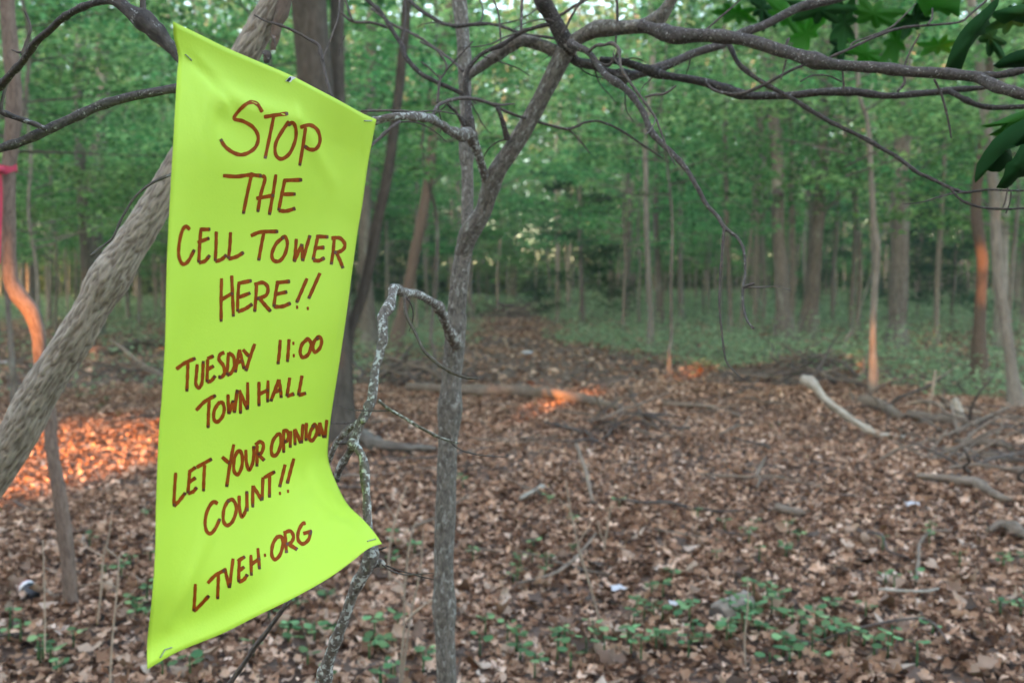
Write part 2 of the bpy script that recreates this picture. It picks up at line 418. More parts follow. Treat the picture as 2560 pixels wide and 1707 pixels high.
def crease(u0, v0, u1, v1, w, a):
    dx, dy = u1 - u0, v1 - v0; L2 = dx * dx + dy * dy
    t = np.clip(((U2 - u0) * dx + (V2 - v0) * dy) / L2, 0, 1)
    d2 = ((U2 - u0 - t * dx) * .8) ** 2 + (V2 - v0 - t * dy) ** 2
    return a * np.exp(-d2 / w ** 2) * (1 - .5 * t)
win = np.minimum(1, 12 * np.minimum(U2, 1 - U2)) * np.minimum(1, 12 * np.minimum(V2, 1 - V2))
disp = (crease(.03, .05, .22, .11, .012, -.006) + crease(.15, .10, .50, .075, .022, .006) + crease(.5, .075, .8, .16, .022, .004) + crease(.16, .135, .34, .15, .03, -.004)
        + crease(.93, .03, .96, .12, .01, -.003) + crease(.06, .95, .2, .82, .014, .003) + .0035 * np.sin(U2 * 5 + V2 * 7) + .004 * np.sin(V2 * 11 + U2 * 2.5) * (1 - V2)
        + .002 * np.sin(U2 * 13 + V2 * 3 + 1)
        + crease(.02, .06, .10, .20, .006, -.0022) + crease(.03, .05, .16, .05, .006, .002) + crease(.90, .02, .985, .09, .006, .002) + crease(.02, .93, .14, .985, .006, .0025)
        + crease(.95, .90, .80, .78, .03, -.004) + crease(.0, .42, .45, .40, .05, .0025) + crease(.99, .5, .6, .56, .05, -.0025))
S = S + Nn * (disp * win)[..., None]
Nn = normals(S)
front = S.reshape(-1, 3); back = (S - Nn * .0006).reshape(-1, 3); nf = NU * NV
F = []
for i in range(NV - 1):
    for j in range(NU - 1):
        a = i * NU + j
        F.append((a, a + NU, a + NU + 1, a + 1)); F.append((a + nf, a + 1 + nf, a + NU + 1 + nf, a + NU + nf))
edge = [j for j in range(NU)] + [i * NU + NU - 1 for i in range(1, NV)] + [(NV - 1) * NU + j for j in range(NU - 2, -1, -1)] + [i * NU for i in range(NV - 2, 0, -1)]
for k in range(len(edge)):
    a, b = edge[k], edge[(k + 1) % len(edge)]; F.append((a, b, b + nf, a + nf))
sign = empty('poster_sign', tuple(cB[0]))
tag(sign, 'large fluorescent yellow-green poster with brown handwriting stapled between branches', 'sign')
link('sheet', pymesh('sheet', np.concatenate([front, back]), F, True), M['paper'], sign)
bvh = BVHTree.FromPolygons([Vector(p) for p in front], [f for f in F if max(f) < nf])
def on_sign(px, py, lift=.0005):
    hit, nrm, _, _ = bvh.ray_cast(Vector((0, 0, CAMH)), ray(px, py).normalized())
    if hit is None: hit, nrm, _, _ = bvh.find_nearest(at(px, py, 1.3))
    if nrm.dot(Vector((0, 0, CAMH)) - hit) < 0: nrm = -nrm
    return hit + nrm * lift

def stroke_poly(pts, hw, curved):
    """2D ribbon of a marker stroke, in photograph pixels"""
    P = [Vector((x, y, 0)) for x, y in pts]
    if curved or len(P) > 2: Q = smooth_path(P, max(10, len(P) * 7))
    else: Q = smooth_path(P, 9)
    Lf, Rt = [], []; n = len(Q); rs = random.Random(int(pts[0][0] * 7 + pts[0][1]))
    ph = rs.uniform(0, 6)
    for i in range(n):
        T = (Q[min(i + 1, n - 1)] - Q[max(i - 1, 0)]).normalized(); Nv = Vector((-T.y, T.x, 0))
        # chisel tip: bars drawn across are a little heavier than stems
        h = hw * (1.0 + .22 * abs(T.x)) * (1 + .07 * math.sin(i * .9 + ph) + rs.uniform(-.03, .03))
        if i in (0, n - 1): h *= .82
        Lf.append(Q[i] + Nv * h); Rt.append(Q[i] - Nv * h)
    return Lf, Rt
def ribbon_mesh(name, strokes, hw, lift=.0003, mat_i=None):
    V, F = [], []
    for k, (pts, cv) in enumerate(strokes):
        hh = hw
        if len(pts) == 2 and math.dist(*pts) < 6 and name == 'letter':      # a dot
            hh = 2.7; my = (pts[0][1] + pts[1][1]) / 2; pts = [(pts[0][0], my - 4.2), (pts[1][0], my + 4.2)]
        Lf, Rt = stroke_poly(pts, hh, cv); b = len(V)
        for l, r_ in zip(Lf, Rt):
            V += [on_sign(l.x, l.y, lift + k * .00004), on_sign(r_.x, r_.y, lift + k * .00004)]
        for i in range(len(Lf) - 1): F.append((b + 2 * i, b + 2 * i + 1, b + 2 * i + 3, b + 2 * i + 2))
    return pymesh(name, V, F, True)
C1, C2 = (300, 0, .5486), (300, 800, .5785)
E = lambda x, y, w, h, sl=0, mid=.5: [([(x, y), (x - sl * .5, y + h * .5), (x - sl, y + h)], 0), ([(x - 4, y + 2), (x + w, y - 3)], 0),
                                      ([(x - sl * .5, y + h * mid), (x + w * .8, y + h * mid - 8)], 0), ([(x - sl, y + h), (x - sl + w * .5, y + h - 6), (x - sl + w * .95, y + h - 26)], 0)]
LET = [
 # crop, strokes (points, curved)
 (C1, [([(648, 512), (625, 476), (595, 467), (560, 487), (519, 539), (560, 553), (605, 580), (629, 622), (620, 666), (590, 694), (550, 706), (510, 693), (476, 666), (457, 634)], 1)]),
 (C1, [([(655, 534), (700, 527), (765, 518)], 0), ([(700, 530), (683, 615), (660, 724)], 0)]),
 (C1, [([(770, 553), (737, 600), (709, 655), (709, 705), (735, 725), (772, 700), (798, 640), (801, 590), (787, 560), (764, 572)], 1)]),
 (C1, [([(845, 582), (834, 660), (818, 756)], 0), ([(820, 581), (866, 571), (900, 595), (911, 640), (895, 677), (865, 682), (838, 665)], 1)]),
 (C1, [([(468, 801), (530, 805), (590, 798), (645, 802)], 1), ([(601, 786), (580, 880), (561, 975)], 0)]),
 (C1, [([(645, 801), (660, 816), (640, 890), (627, 967)], 0), ([(710, 795), (697, 880), (680, 980)], 0), ([(620, 905), (702, 890)], 0)]),
 (C1, [([(752, 815), (736, 890), (722, 960)], 0), ([(745, 823), (829, 820)], 0), ([(740, 886), (799, 885)], 0), ([(722, 960), (757, 962), (798, 950)], 0)]),
 (C1, [([(318, 1047), (298, 1032), (280, 1060), (268, 1120), (268, 1170), (285, 1203), (310, 1190), (338, 1138)], 1)]),
 (C1, [([(368, 1042), (362, 1120), (358, 1197)], 0), ([(362, 1046), (410, 1045)], 0), ([(352, 1106), (406, 1085)], 0), ([(358, 1197), (385, 1190), (408, 1163)], 0)]),
 (C1, [([(438, 1055), (437, 1120), (433, 1190)], 0), ([(433, 1192), (460, 1183), (485, 1162)], 0)]),
 (C1, [([(503, 1058), (500, 1120), (493, 1180)], 0), ([(493, 1180), (530, 1170), (563, 1150)], 0)]),
 (C1, [([(595, 1075), (640, 1058), (720, 1055)], 0), ([(655, 1060), (643, 1120), (631, 1188)], 0)]),
 (C1, [([(746, 1080), (712, 1110), (692, 1155), (698, 1185), (725, 1190), (750, 1160), (762, 1110), (752, 1080), (735, 1086)], 1)]),
 (C1, [([(803, 1088), (799, 1140), (793, 1193)], 0), ([(793, 1193), (812, 1150), (829, 1112)], 0), ([(829, 1112), (831, 1190)], 0), ([(831, 1190), (848, 1130), (865, 1072)], 0)]),
 (C1, [([(900, 1080), (890, 1130), (879, 1185)], 0), ([(892, 1078), (949, 1080)], 0), ([(890, 1131), (931, 1128)], 0), ([(879, 1185), (905, 1188), (932, 1175)], 0)]),
 (C1, [([(976, 1090), (970, 1150), (962, 1206)], 0), ([(962, 1086), (1000, 1085), (1023, 1110), (1018, 1135), (992, 1150), (974, 1150)], 1), ([(986, 1152), (1003, 1190), (1016, 1223)], 0)]),
 (C1, [([(462, 1268), (460, 1360), (460, 1466)], 0), ([(508, 1255), (512, 1340), (516, 1443)], 0), ([(455, 1369), (513, 1335)], 0)]),
 (C1, [([(541, 1290), (536, 1360), (535, 1420)], 0), ([(535, 1292), (599, 1279)], 0), ([(538, 1356), (593, 1335)], 0), ([(535, 1420), (570, 1407), (602, 1385)], 0)]),
 (C1, [([(622, 1290), (618, 1360), (613, 1421)], 0), ([(611, 1297), (650, 1288), (673, 1310), (665, 1345), (622, 1362)], 1), ([(635, 1360), (660, 1390), (686, 1419)], 0)]),
 (C1, [([(718, 1285), (708, 1340), (700, 1398)], 0), ([(709, 1289), (774, 1282)], 0), ([(705, 1342), (761, 1330)], 0), ([(700, 1398), (740, 1396), (777, 1381)], 0)]),
 (C1, [([(852, 1268), (828, 1324), (804, 1379)], 0), ([(806, 1396), (807, 1404)], 0)]),
 (C1, [([(911, 1244), (886, 1300), (859, 1361)], 0), ([(855, 1401), (856, 1409)], 0)]),
 (C2, [([(242, 212), (280, 185), (325, 165)], 0), ([(293, 180), (291, 240), (288, 308)], 0)]),
 (C2, [([(333, 190), (329, 240), (327, 275), (340, 292), (353, 272), (357, 230), (359, 176)], 1)]),
 (C2, [([(378, 168), (377, 215), (375, 268)], 0), ([(376, 167), (404, 155)], 0), ([(377, 213), (404, 198)], 0), ([(375, 268), (395, 260), (411, 240)], 0)]),
 (C2, [([(451, 140), (433, 148), (427, 170), (445, 195), (451, 225), (440, 245), (424, 246)], 1)]),
 (C2, [([(468, 140), (465, 190), (461, 238)], 0), ([(468, 140), (490, 160), (493, 200), (479, 228), (461, 238)], 1)]),
 (C2, [([(515, 127), (508, 170), (497, 226)], 0), ([(515, 127), (527, 175), (536, 211)], 0), ([(503, 186), (529, 175)], 0)]),
 (C2, [([(530, 127), (556, 156)], 0), ([(582, 102), (563, 155), (543, 220)], 0)]),
 (C2, [([(692, 85), (688, 140), (682, 191)], 0)]),
 (C2, [([(730, 82), (727, 130), (723, 181)], 0)]),
 (C2, [([(748, 97), (749, 104)], 0), ([(750, 150), (751, 157)], 0)]),
 (C2, [([(806, 85), (786, 105), (778, 140), (790, 161), (815, 145), (825, 105), (813, 82), (798, 90)], 1)]),
 (C2, [([(859, 75), (840, 90), (833, 120), (842, 138), (862, 122), (871, 90), (859, 72), (847, 82)], 1)]),
 (C2, [([(328, 390), (365, 352), (413, 325)], 0), ([(385, 345), (382, 400), (380, 466)], 0)]),
 (C2, [([(427, 355), (407, 390), (405, 425), (418, 440), (440, 420), (450, 385), (441, 356), (422, 360)], 1)]),
 (C2, [([(466, 320), (467, 360), (470, 406)], 0), ([(470, 406), (488, 346)], 0), ([(488, 346), (494, 400)], 0), ([(494, 400), (506, 300)], 0)]),
 (C2, [([(520, 318), (520, 404)], 0), ([(514, 302), (533, 345), (551, 386)], 0), ([(551, 268), (551, 386)], 0)]),
 (C2, [([(600, 266), (600, 320), (600, 372)], 0), ([(639, 260), (637, 355)], 0), ([(595, 322), (641, 301)], 0)]),
 (C2, [([(686, 256), (668, 305), (651, 351)], 0), ([(686, 256), (693, 300), (696, 336)], 0), ([(662, 313), (693, 301)], 0)]),
 (C2, [([(733, 248), (727, 290), (720, 329)], 0), ([(720, 329), (752, 318)], 0)]),
 (C2, [([(786, 239), (778, 285), (770, 325)], 0), ([(770, 325), (803, 315)], 0)]),
 (C2, [([(240, 658), (235, 730), (232, 804)], 0), ([(232, 804), (255, 780), (282, 745)], 0)]),
 (C2, [([(300, 655), (297, 700), (292, 748)], 0), ([(296, 657), (326, 635)], 0), ([(297, 701), (326, 680)], 0), ([(292, 748), (315, 740), (331, 721)], 0)]),
 (C2, [([(330, 636), (396, 599)], 0), ([(365, 625), (362, 680), (360, 739)], 0)]),
 (C2, [([(440, 590), (472, 619)], 0), ([(491, 536), (475, 620), (460, 720)], 0)]),
 (C2, [([(507, 565), (493, 600), (492, 650), (508, 666), (525, 635), (528, 590), (517, 564), (503, 572)], 1)]),
 (C2, [([(543, 559), (545, 610), (556, 646), (570, 625), (577, 590), (577, 543)], 1)]),
 (C2, [([(592, 540), (592, 590), (591, 632)], 0), ([(584, 539), (605, 525), (619, 540), (612, 570), (593, 582)], 1), ([(598, 581), (623, 606)], 0)]),
 (C2, [([(682, 490), (661, 520), (653, 560), (661, 586), (681, 574), (695, 530), (691, 495), (676, 494)], 1)]),
 (C2, [([(707, 475), (706, 520), (707, 573)], 0), ([(702, 481), (718, 477), (728, 495), (722, 520), (707, 526)], 1)]),
 (C2, [([(737, 478), (735, 551)], 0)]),
 (C2, [([(754, 470), (756, 540)], 0), ([(754, 470), (769, 502), (781, 532)], 0), ([(790, 448), (784, 532)], 0)]),
 (C2, [([(805, 443), (803, 522)], 0)]),
 (C2, [([(839, 454), (823, 480), (818, 508), (828, 521), (845, 500), (851, 470), (840, 451), (831, 462)], 1)]),
 (C2, [([(862, 442), (860, 502)], 0), ([(862, 442), (872, 478), (881, 509)], 0), ([(893, 430), (885, 509)], 0)]),
 (C2, [([(422, 793), (402, 785), (378, 820), (367, 870), (373, 910), (391, 921), (411, 900), (431, 857)], 1)]),
 (C2, [([(470, 773), (449, 815), (446, 865), (462, 886), (485, 870), (500, 830), (499, 795), (482, 774), (461, 786)], 1)]),
 (C2, [([(514, 757), (516, 815), (526, 849), (540, 828), (547, 800), (547, 738)], 1), ([(547, 738), (549, 826)], 0)]),
 (C2, [([(573, 714), (573, 809)], 0), ([(573, 716), (594, 748), (613, 779)], 0), ([(617, 678), (613, 779)], 0)]),
 (C2, [([(621, 681), (669, 654)], 0), ([(646, 670), (645, 766)], 0)]),
 (C2, [([(713, 623), (701, 672), (689, 721)], 0), ([(690, 745), (691, 751)], 0)]),
 (C2, [([(751, 597), (736, 652), (722, 706)], 0), ([(725, 736), (726, 742)], 0)]),
 (C2, [([(325, 1138), (322, 1200), (318, 1257)], 0), ([(318, 1257), (350, 1226), (384, 1189)], 0)]),
 (C2, [([(378, 1136), (410, 1103), (452, 1079)], 0), ([(425, 1098), (423, 1150), (421, 1204)], 0)]),
 (C2, [([(451, 1070), (462, 1115), (472, 1156)], 0), ([(488, 1029), (472, 1156)], 0)]),
 (C2, [([(515, 1036), (513, 1085), (512, 1131)], 0), ([(507, 1041), (539, 1021)], 0), ([(513, 1083), (536, 1065)], 0), ([(512, 1131), (535, 1119), (550, 1097)], 0)]),
 (C2, [([(565, 1013), (567, 1103)], 0), ([(595, 984), (602, 1076)], 0), ([(563, 1056), (604, 1029)], 0)]),
 (C2, [([(625, 1012), (627, 1018)], 0)]),
 (C2, [([(682, 930), (661, 965), (655, 1010), (668, 1033), (690, 1015), (703, 970), (697, 936), (677, 937)], 1)]),
 (C2, [([(712, 920), (716, 965), (719, 1006)], 0), ([(706, 920), (735, 911), (749, 935), (739, 960), (717, 969)], 1), ([(727, 967), (766, 991)], 0)]),
 (C2, [([(802, 876), (786, 882), (770, 915), (770, 950), (790, 966), (814, 948), (823, 916)], 1), ([(791, 922), (829, 912)], 0)]),
]
for cr, strokes in LET:
    st = [([(cr[0] + x * cr[2], cr[1] + y * cr[2]) for x, y in p], cv) for p, cv in strokes]
    lt = link('letter', ribbon_mesh('letter', st, 4.1), M['ink'], sign)
    # ink pools where the marker stopped
    ends = [( [p[-1], ((p[-1][0] * 5 + p[-2][0]) / 6 if len(p) == 2 else p[-1][0] + (p[-2][0] - p[-1][0]) * min(1, 7 / max(1, math.dist(p[-1], p[-2]))),
                        (p[-1][1] * 5 + p[-2][1]) / 6 if len(p) == 2 else p[-1][1] + (p[-2][1] - p[-1][1]) * min(1, 7 / max(1, math.dist(p[-1], p[-2]))))], 0) for p, cv in st if math.dist(p[0], p[-1]) > 6]
    if not ends: continue
    for e in ends:
        o = link('ink_pool', ribbon_mesh('ink_pool', [e], 3.1, .0007), M['ink_dark'], lt); o.location = (0, 0, 0)

def staple(a, b, w=2.6):
    A, B = on_sign(*a, .0012), on_sign(*b, .0012); d = math.dist(a, b)
    r = w / 2 * (A - Vector((0, 0, CAMH))).length / FPX
    e1, e2 = on_sign(*a, -.002), on_sign(*b, -.002)
    return tube_obj('staple', [e1, A, (A + B) / 2, B, e2], [r] * 5, M['steel'], sign, seg=6, n=24, wob=.02)
for a, b in (((463, 138), (477, 151)), ((911, 302), (928, 302)), ((919, 1353), (938, 1348)), ((400, 1642), (411, 1624)), ((411, 1624), (428, 1618))): staple(a, b)
def patch(name, poly, mat, lift):
    V = [on_sign(x, y, lift) for x, y in poly]
    return link(name, pymesh(name, V, [tuple(range(len(V)))], False), mat, sign)
patch('torn_edge', [(711, 203), (724, 190), (729, 184), (729, 200), (724, 206)], M['white_core'], .0012)
patch('torn_hole', [(713, 203), (718, 196), (724, 192), (725, 199), (719, 205)], M['hole'], .0018)

# ------------------------------------------------------------------ forked sapling in front
sap = empty('forked_sapling', tuple(at(1117, 1900, 2.3) ))
sap.location.z = float(hgt(sap.location.x, sap.location.y))
tag(sap, 'slender grey forked sapling with tangled bare branches right of the poster', 'tree')
px_branch('trunk', [(1120, 2330), (1118, 1900), (1117, 1707), (1112, 1560), (1110, 1415), (1115, 1250), (1120, 1088), (1128, 950), (1136, 860), (1144, 760), (1154, 660), (1160, 620)],
          [60, 54, 51, 50, 50, 51, 50, 50, 54, 46, 44, 42], 2.3, 2.3, M['grey_bark'], sap, seg=20, n=150, knots=3, stretch=.6, rough=.05)
px_branch('stem', [(1156, 640), (1172, 585), (1206, 530), (1222, 480), (1243, 430), (1286, 367), (1325, 300), (1356, 240), (1382, 190), (1410, 135), (1428, 112)],
          [40, 42, 42, 42, 43, 44, 43, 42, 44, 48, 46], 2.3, 2.15, M['grey_bark'], sap, seg=16, n=110, knots=2, stretch=.6, rough=.05)
px_branch('stem', [(1162, 625), (1168, 570), (1169, 500), (1167, 400), (1166, 300), (1162, 200), (1160, 120), (1154, 50), (1146, -60), (1140, -400)],
          [26, 29, 30, 30, 30, 31, 33, 36, 38, 36], 2.33, 2.5, M['grey_bark'], sap, seg=14, n=90, knots=5, stretch=.6, rough=.04)
DB = M['dark_bark']; TW = M['twig_bark']
BR = []
def sb(pts, w, d0, d1=None, name='branch', mat=None, parent=sap, **kw):
    kw.setdefault('seg', 10 if max(w) > 12 else 7); kw.setdefault('knots', max(2, len(pts) // 2)); kw.setdefault('n', len(pts) * 7)
    kw.setdefault('wob', .12); kw.setdefault('stretch', .9)
    if max(w) > 8 and not isinstance(d0, (list, tuple)):
        e = d0 if d1 is None else d1
        BR.extend((p[0], p[1], d0 + (e - d0) * i / (len(pts) - 1)) for i, p in enumerate(pts))
    return px_branch(name, pts, w, d0, d0 if d1 is None else d1, mat or (DB if max(w) > 9 else TW), parent, **kw)
sb([(1425, 120), (1393, 57), (1371, 21), (1357, 0), (1335, -60), (1310, -140)], [40, 38, 38, 38, 36, 34], 2.15, 2.1, seg=14, rough=.05)
sb([(1420, 120), (1440, 100), (1470, 83), (1500, 73), (1568, 68), (1621, 62), (1650, 44), (1671, 16), (1690, -20), (1720, -90)], [46, 36, 33, 32, 32, 32, 32, 30, 28, 26], 2.15, 2.05, seg=14, rough=.05, mat=M['grey_bark'])
sb([(1600, 66), (1657, 81), (1693, 88), (1764, 89), (1836, 96), (1889, 107), (1943, 125), (1990, 141), (2039, 153), (2146, 168), (2217, 175), (2324, 182), (2431, 189), (2467, 202), (2503, 221), (2560, 239), (2640, 255)],
   [30, 31, 30, 30, 30, 31, 31, 30, 29, 28, 28, 27, 28, 30, 30, 28, 26], 2.08, 1.75, seg=14, rough=.05)
sb([(2440, 190), (2503, 186), (2560, 176), (2640, 160)], [20, 18, 16, 14], 1.83, 1.78)
sb([(1425, 130), (1443, 155), (1486, 164), (1521, 182), (1568, 190), (1621, 179), (1675, 161), (1729, 136), (1800, 114), (1836, 92), (1907, 66), (1960, 38), (2003, 18), (2074, 2), (2160, -25)],
   [26, 25, 22, 22, 21, 21, 21, 21, 21, 20, 21, 22, 22, 21, 20], 2.17, 2.3, rough=.04)
sb([(1500, 150), (1550, 154), (1604, 171), (1657, 186), (1711, 196), (1764, 207), (1818, 225), (1871, 239), (1943, 239), (1967, 239), (2110, 230), (2217, 239), (2324, 232), (2396, 224), (2456, 220), (2480, 214)],
   [16, 20, 20, 20, 20, 22, 26, 22, 19, 18, 18, 17, 17, 16, 12, 8], 2.2, 2.0, rough=.04)
sb([(2370, 228), (2390, 238), (2414, 250), (2467, 268), (2560, 268), (2640, 260)], [14, 14, 14, 14, 13, 13], 2.02, 1.98)
sb([(1764, 207), (1790, 228), (1840, 236), (1880, 226), (1914, 211), (1967, 182), (2014, 161), (2040, 152)], [6, 8, 8, 8, 8, 8, 7, 6], 2.02, 1.98)
# long thin branch sloping down to the right
b5 = sb([(1822, 110), (1843, 154), (1871, 182), (1914, 211), (1967, 240), (2021, 273), (2074, 304), (2146, 339), (2199, 368), (2253, 400), (2289, 429), (2342, 454), (2378, 471), (2414, 481), (2467, 475), (2560, 477), (2640, 470)],
        [14, 12, 11, 11, 11, 11, 11, 10, 10, 10, 10, 9, 9, 8, 5, 5, 4], 2.05, 1.8, mat=DB)
sb([(2376, 470), (2403, 500), (2449, 518), (2503, 523), (2560, 521), (2640, 515)], [7, 6, 6, 6, 5, 5], 1.86, 1.8, 'twig')
sb([(2506, 523), (2514, 500), (2520, 466)], [4, 4, 3], 1.82, 1.82, 'twig'); sb([(2515, 533), (2525, 505), (2528, 478)], [4, 3, 3], 1.82, 1.82, 'twig')
# drooping dead branch with split tip
sb([(1425, 110), (1443, 118), (1471, 132), (1500, 168), (1521, 193), (1568, 225), (1604, 275), (1629, 329), (1657, 361), (1693, 396), (1729, 443), (1764, 507), (1793, 540), (1811, 569), (1843, 594), (1859, 626), (1863, 683), (1857, 719), (1859, 772), (1868, 801), (1882, 820)],
   [26, 18, 17, 17, 18, 17, 16, 16, 15, 13, 12, 11, 10, 11, 8, 7, 6, 6, 6, 6, 5], 2.1, 1.75, 'drooping_branch', DB)
sb([(1811, 569), (1805, 629), (1800, 701), (1798, 754), (1804, 826), (1814, 897), (1829, 922), (1857, 947)], [8, 7, 6, 6, 5, 5, 4, 3], 1.86, 1.78, 'twig')
sb([(1857, 719), (1872, 713), (1886, 709)], [6, 7, 5], 1.78, 1.78, 'twig'); sb([(1880, 822), (1884, 816)], [7, 6], 1.75, 1.75, 'twig')
sb([(1470, 130), (1490, 115), (1510, 113), (1529, 109), (1546, 121), (1549, 145), (1552, 168), (1571, 200), (1607, 250), (1639, 296), (1657, 343), (1671, 379), (1689, 414)], [9, 8, 8, 9, 9, 8, 7, 7, 7, 6, 5, 4, 3], 2.05, 1.9, 'twig', TW)
sb([(1548, 125), (1537, 145), (1522, 164), (1500, 158)], [8, 8, 7, 6], 2.02, 2.05, 'twig')
sb([(1612, 243), (1640, 237), (1657, 236), (1675, 227), (1691, 214)], [6, 6, 6, 5, 4], 1.97, 1.95, 'twig'); sb([(1540, 190), (1562, 194)], [4, 3], 2.0, 2.0, 'twig')
# thin twigs above right
sb([(2074, 145), (2128, 121), (2181, 96), (2235, 75), (2289, 66), (2360, 61), (2403, 54), (2431, 32), (2467, 0), (2500, -40)], [8, 8, 7, 7, 6, 6, 6, 6, 6, 6], 1.98, 2.0, 'twig')
sb([(2128, 121), (2135, 107), (2217, 75), (2260, 40), (2289, 10)], [5, 5, 5, 4, 3], 1.98, 2.0, 'twig')
sb([(2318, 63), (2330, 45), (2331, 22)], [5, 5, 4], 1.98, 2.0, 'twig')
sb([(2244, 230), (2262, 205), (2258, 178), (2275, 130), (2300, 85)], [7, 7, 6, 5, 4], 2.0, 2.0, 'twig'); sb([(2110, 228), (2108, 190), (2104, 172)], [5, 5, 4], 2.02, 2.0, 'twig')
sb([(2000, 205), (2030, 190), (2070, 190), (2105, 206)], [4, 4, 4, 4], 2.02, 2.02, 'twig')
sb([(2335, 198), (2356, 243), (2371, 304), (2378, 346)], [6, 6, 5, 4], 1.83, 1.85, 'twig')
sb([(1965, 150), (1958, 180), (1952, 200)], [5, 4, 3], 1.95, 1.95, 'twig'); sb([(1962, 125), (1968, 105), (1973, 95)], [7, 6, 5], 1.95, 1.95, 'twig')
# branches above, towards the left
sb([(1425, 140), (1390, 130), (1360, 116), (1330, 106), (1300, 104), (1275, 115), (1250, 132), (1215, 155), (1185, 175), (1166, 196), (1164, 215)], [30, 27, 26, 26, 26, 26, 26, 25, 24, 22, 16], 2.17, 2.2, seg=14, rough=.05, mat=M['grey_bark'])
sb([(1398, 60), (1360, 64), (1330, 72), (1300, 82), (1253, 114), (1225, 125), (1200, 139), (1180, 160), (1168, 180), (1164, 215), (1168, 245), (1172, 290)], [9, 10, 10, 10, 10, 10, 10, 11, 12, 14, 15, 14], 2.13, 2.18)
sb([(905, -20), (918, 0), (950, 29), (971, 61), (1003, 111), (1014, 143), (1050, 182), (1093, 207), (1157, 236), (1172, 248)], [9, 9, 9, 10, 11, 13, 12, 11, 12, 12], 2.35, 2.2)
sb([(853, 32), (882, 55), (928, 57), (968, 70)], [6, 8, 7, 7], 2.3, 2.32, 'twig'); sb([(882, 52), (871, 25), (861, -10)], [5, 5, 5], 2.3, 2.32, 'twig')
sb([(928, 21), (986, 64), (1039, 89), (1093, 125), (1128, 150), (1157, 178)], [6, 7, 7, 7, 8, 8], 2.5, 2.3)
sb([(1010, -15), (1021, 0), (1057, 29), (1103, 57), (1139, 66), (1200, 61), (1236, 62), (1289, 79), (1325, 89), (1378, 95), (1430, 110)], [10, 10, 10, 10, 9, 9, 8, 8, 8, 7, 8], 2.5, 2.2)
sb([(1010, -15), (1014, 36), (1011, 70), (1007, 107)], [6, 6, 5, 5], 2.4, 2.35, 'twig')
sb([(1228, -15), (1246, 36), (1252, 107)], [5, 5, 4], 2.3, 2.25, 'twig'); sb([(1306, -15), (1304, 40), (1303, 78)], [7, 7, 7], 2.25, 2.2, 'twig')
sb([(1050, 104), (1093, 128), (1114, 157), (1114, 178), (1100, 200), (1096, 228), (1093, 258)], [5, 5, 5, 5, 6, 7, 8], 2.25, 2.2, 'twig'); sb([(1182, 104), (1146, 143), (1114, 178)], [4, 4, 5], 2.2, 2.22, 'twig')
sb([(1053, 155), (1075, 172), (1100, 198)], [4, 4, 5], 2.22, 2.22, 'twig')
sb([(903, 278), (986, 277), (1039, 281), (1079, 286), (1096, 263), (1130, 250), (1182, 246), (1236, 262), (1286, 260)], [6, 6, 7, 8, 9, 9, 9, 8, 4], 1.75, 2.12, 'twig')
sb([(1220, 258), (1271, 282), (1314, 296), (1361, 310), (1421, 323), (1461, 307), (1500, 305), (1550, 325), (1604, 361), (1657, 396)], [8, 8, 7, 7, 7, 6, 6, 6, 5, 4], 2.15, 2.35, 'twig'); sb([(1421, 323), (1450, 352), (1475, 384)], [4, 4, 3], 2.28, 2.3, 'twig')
sb([(1243, 268), (1257, 304), (1262, 325), (1268, 348)], [10, 11, 12, 16], 2.15, 2.2)
sb([(1406, 85), (1430, 40), (1455, 0), (1470, -20)], [7, 6, 6, 6], 2.12, 2.1, 'twig'); sb([(1400, 40), (1430, 20), (1465, 0), (1500, -20)], [8, 8, 7, 6], 2.12, 2.1, 'twig'); sb([(1543, 70), (1543, 20), (1541, -20)], [7, 7, 7], 2.1, 2.1, 'twig'); sb([(1538, 120), (1540, 90)], [5, 6], 2.1, 2.1, 'twig')
sb([(1760, 80), (1800, 45), (1840, 10), (1870, -20)], [5, 5, 4, 4], 2.05, 2.05, 'twig')
# knobbly branch that carries the poster's upper right corner
sb([(1220, 465), (1213, 440), (1204, 410), (1196, 385), (1184, 355), (1176, 335), (1150, 338), (1120, 322), (1093, 306), (1075, 297), (1039, 292), (986, 292), (945, 301), (915, 306)],
   [24, 20, 20, 24, 30, 34, 25, 22, 20, 20, 20, 21, 22, 21], [2.25, 2.2, 2.15, 1.95, 1.6, 1.585], None, seg=14, rough=.08, name='branch', mat=M['lichen_bark'])
sb([(1178, 330), (1170, 290), (1168, 245)], [24, 16, 14], 2.15, 2.15); sb([(1165, 320), (1150, 295), (1135, 275), (1118, 258)], [10, 9, 8, 7], 2.15, 2.1)
sb([(925, 368), (950, 345), (986, 314), (1000, 305)], [7, 8, 9, 7], 1.75, 1.8, 'twig')
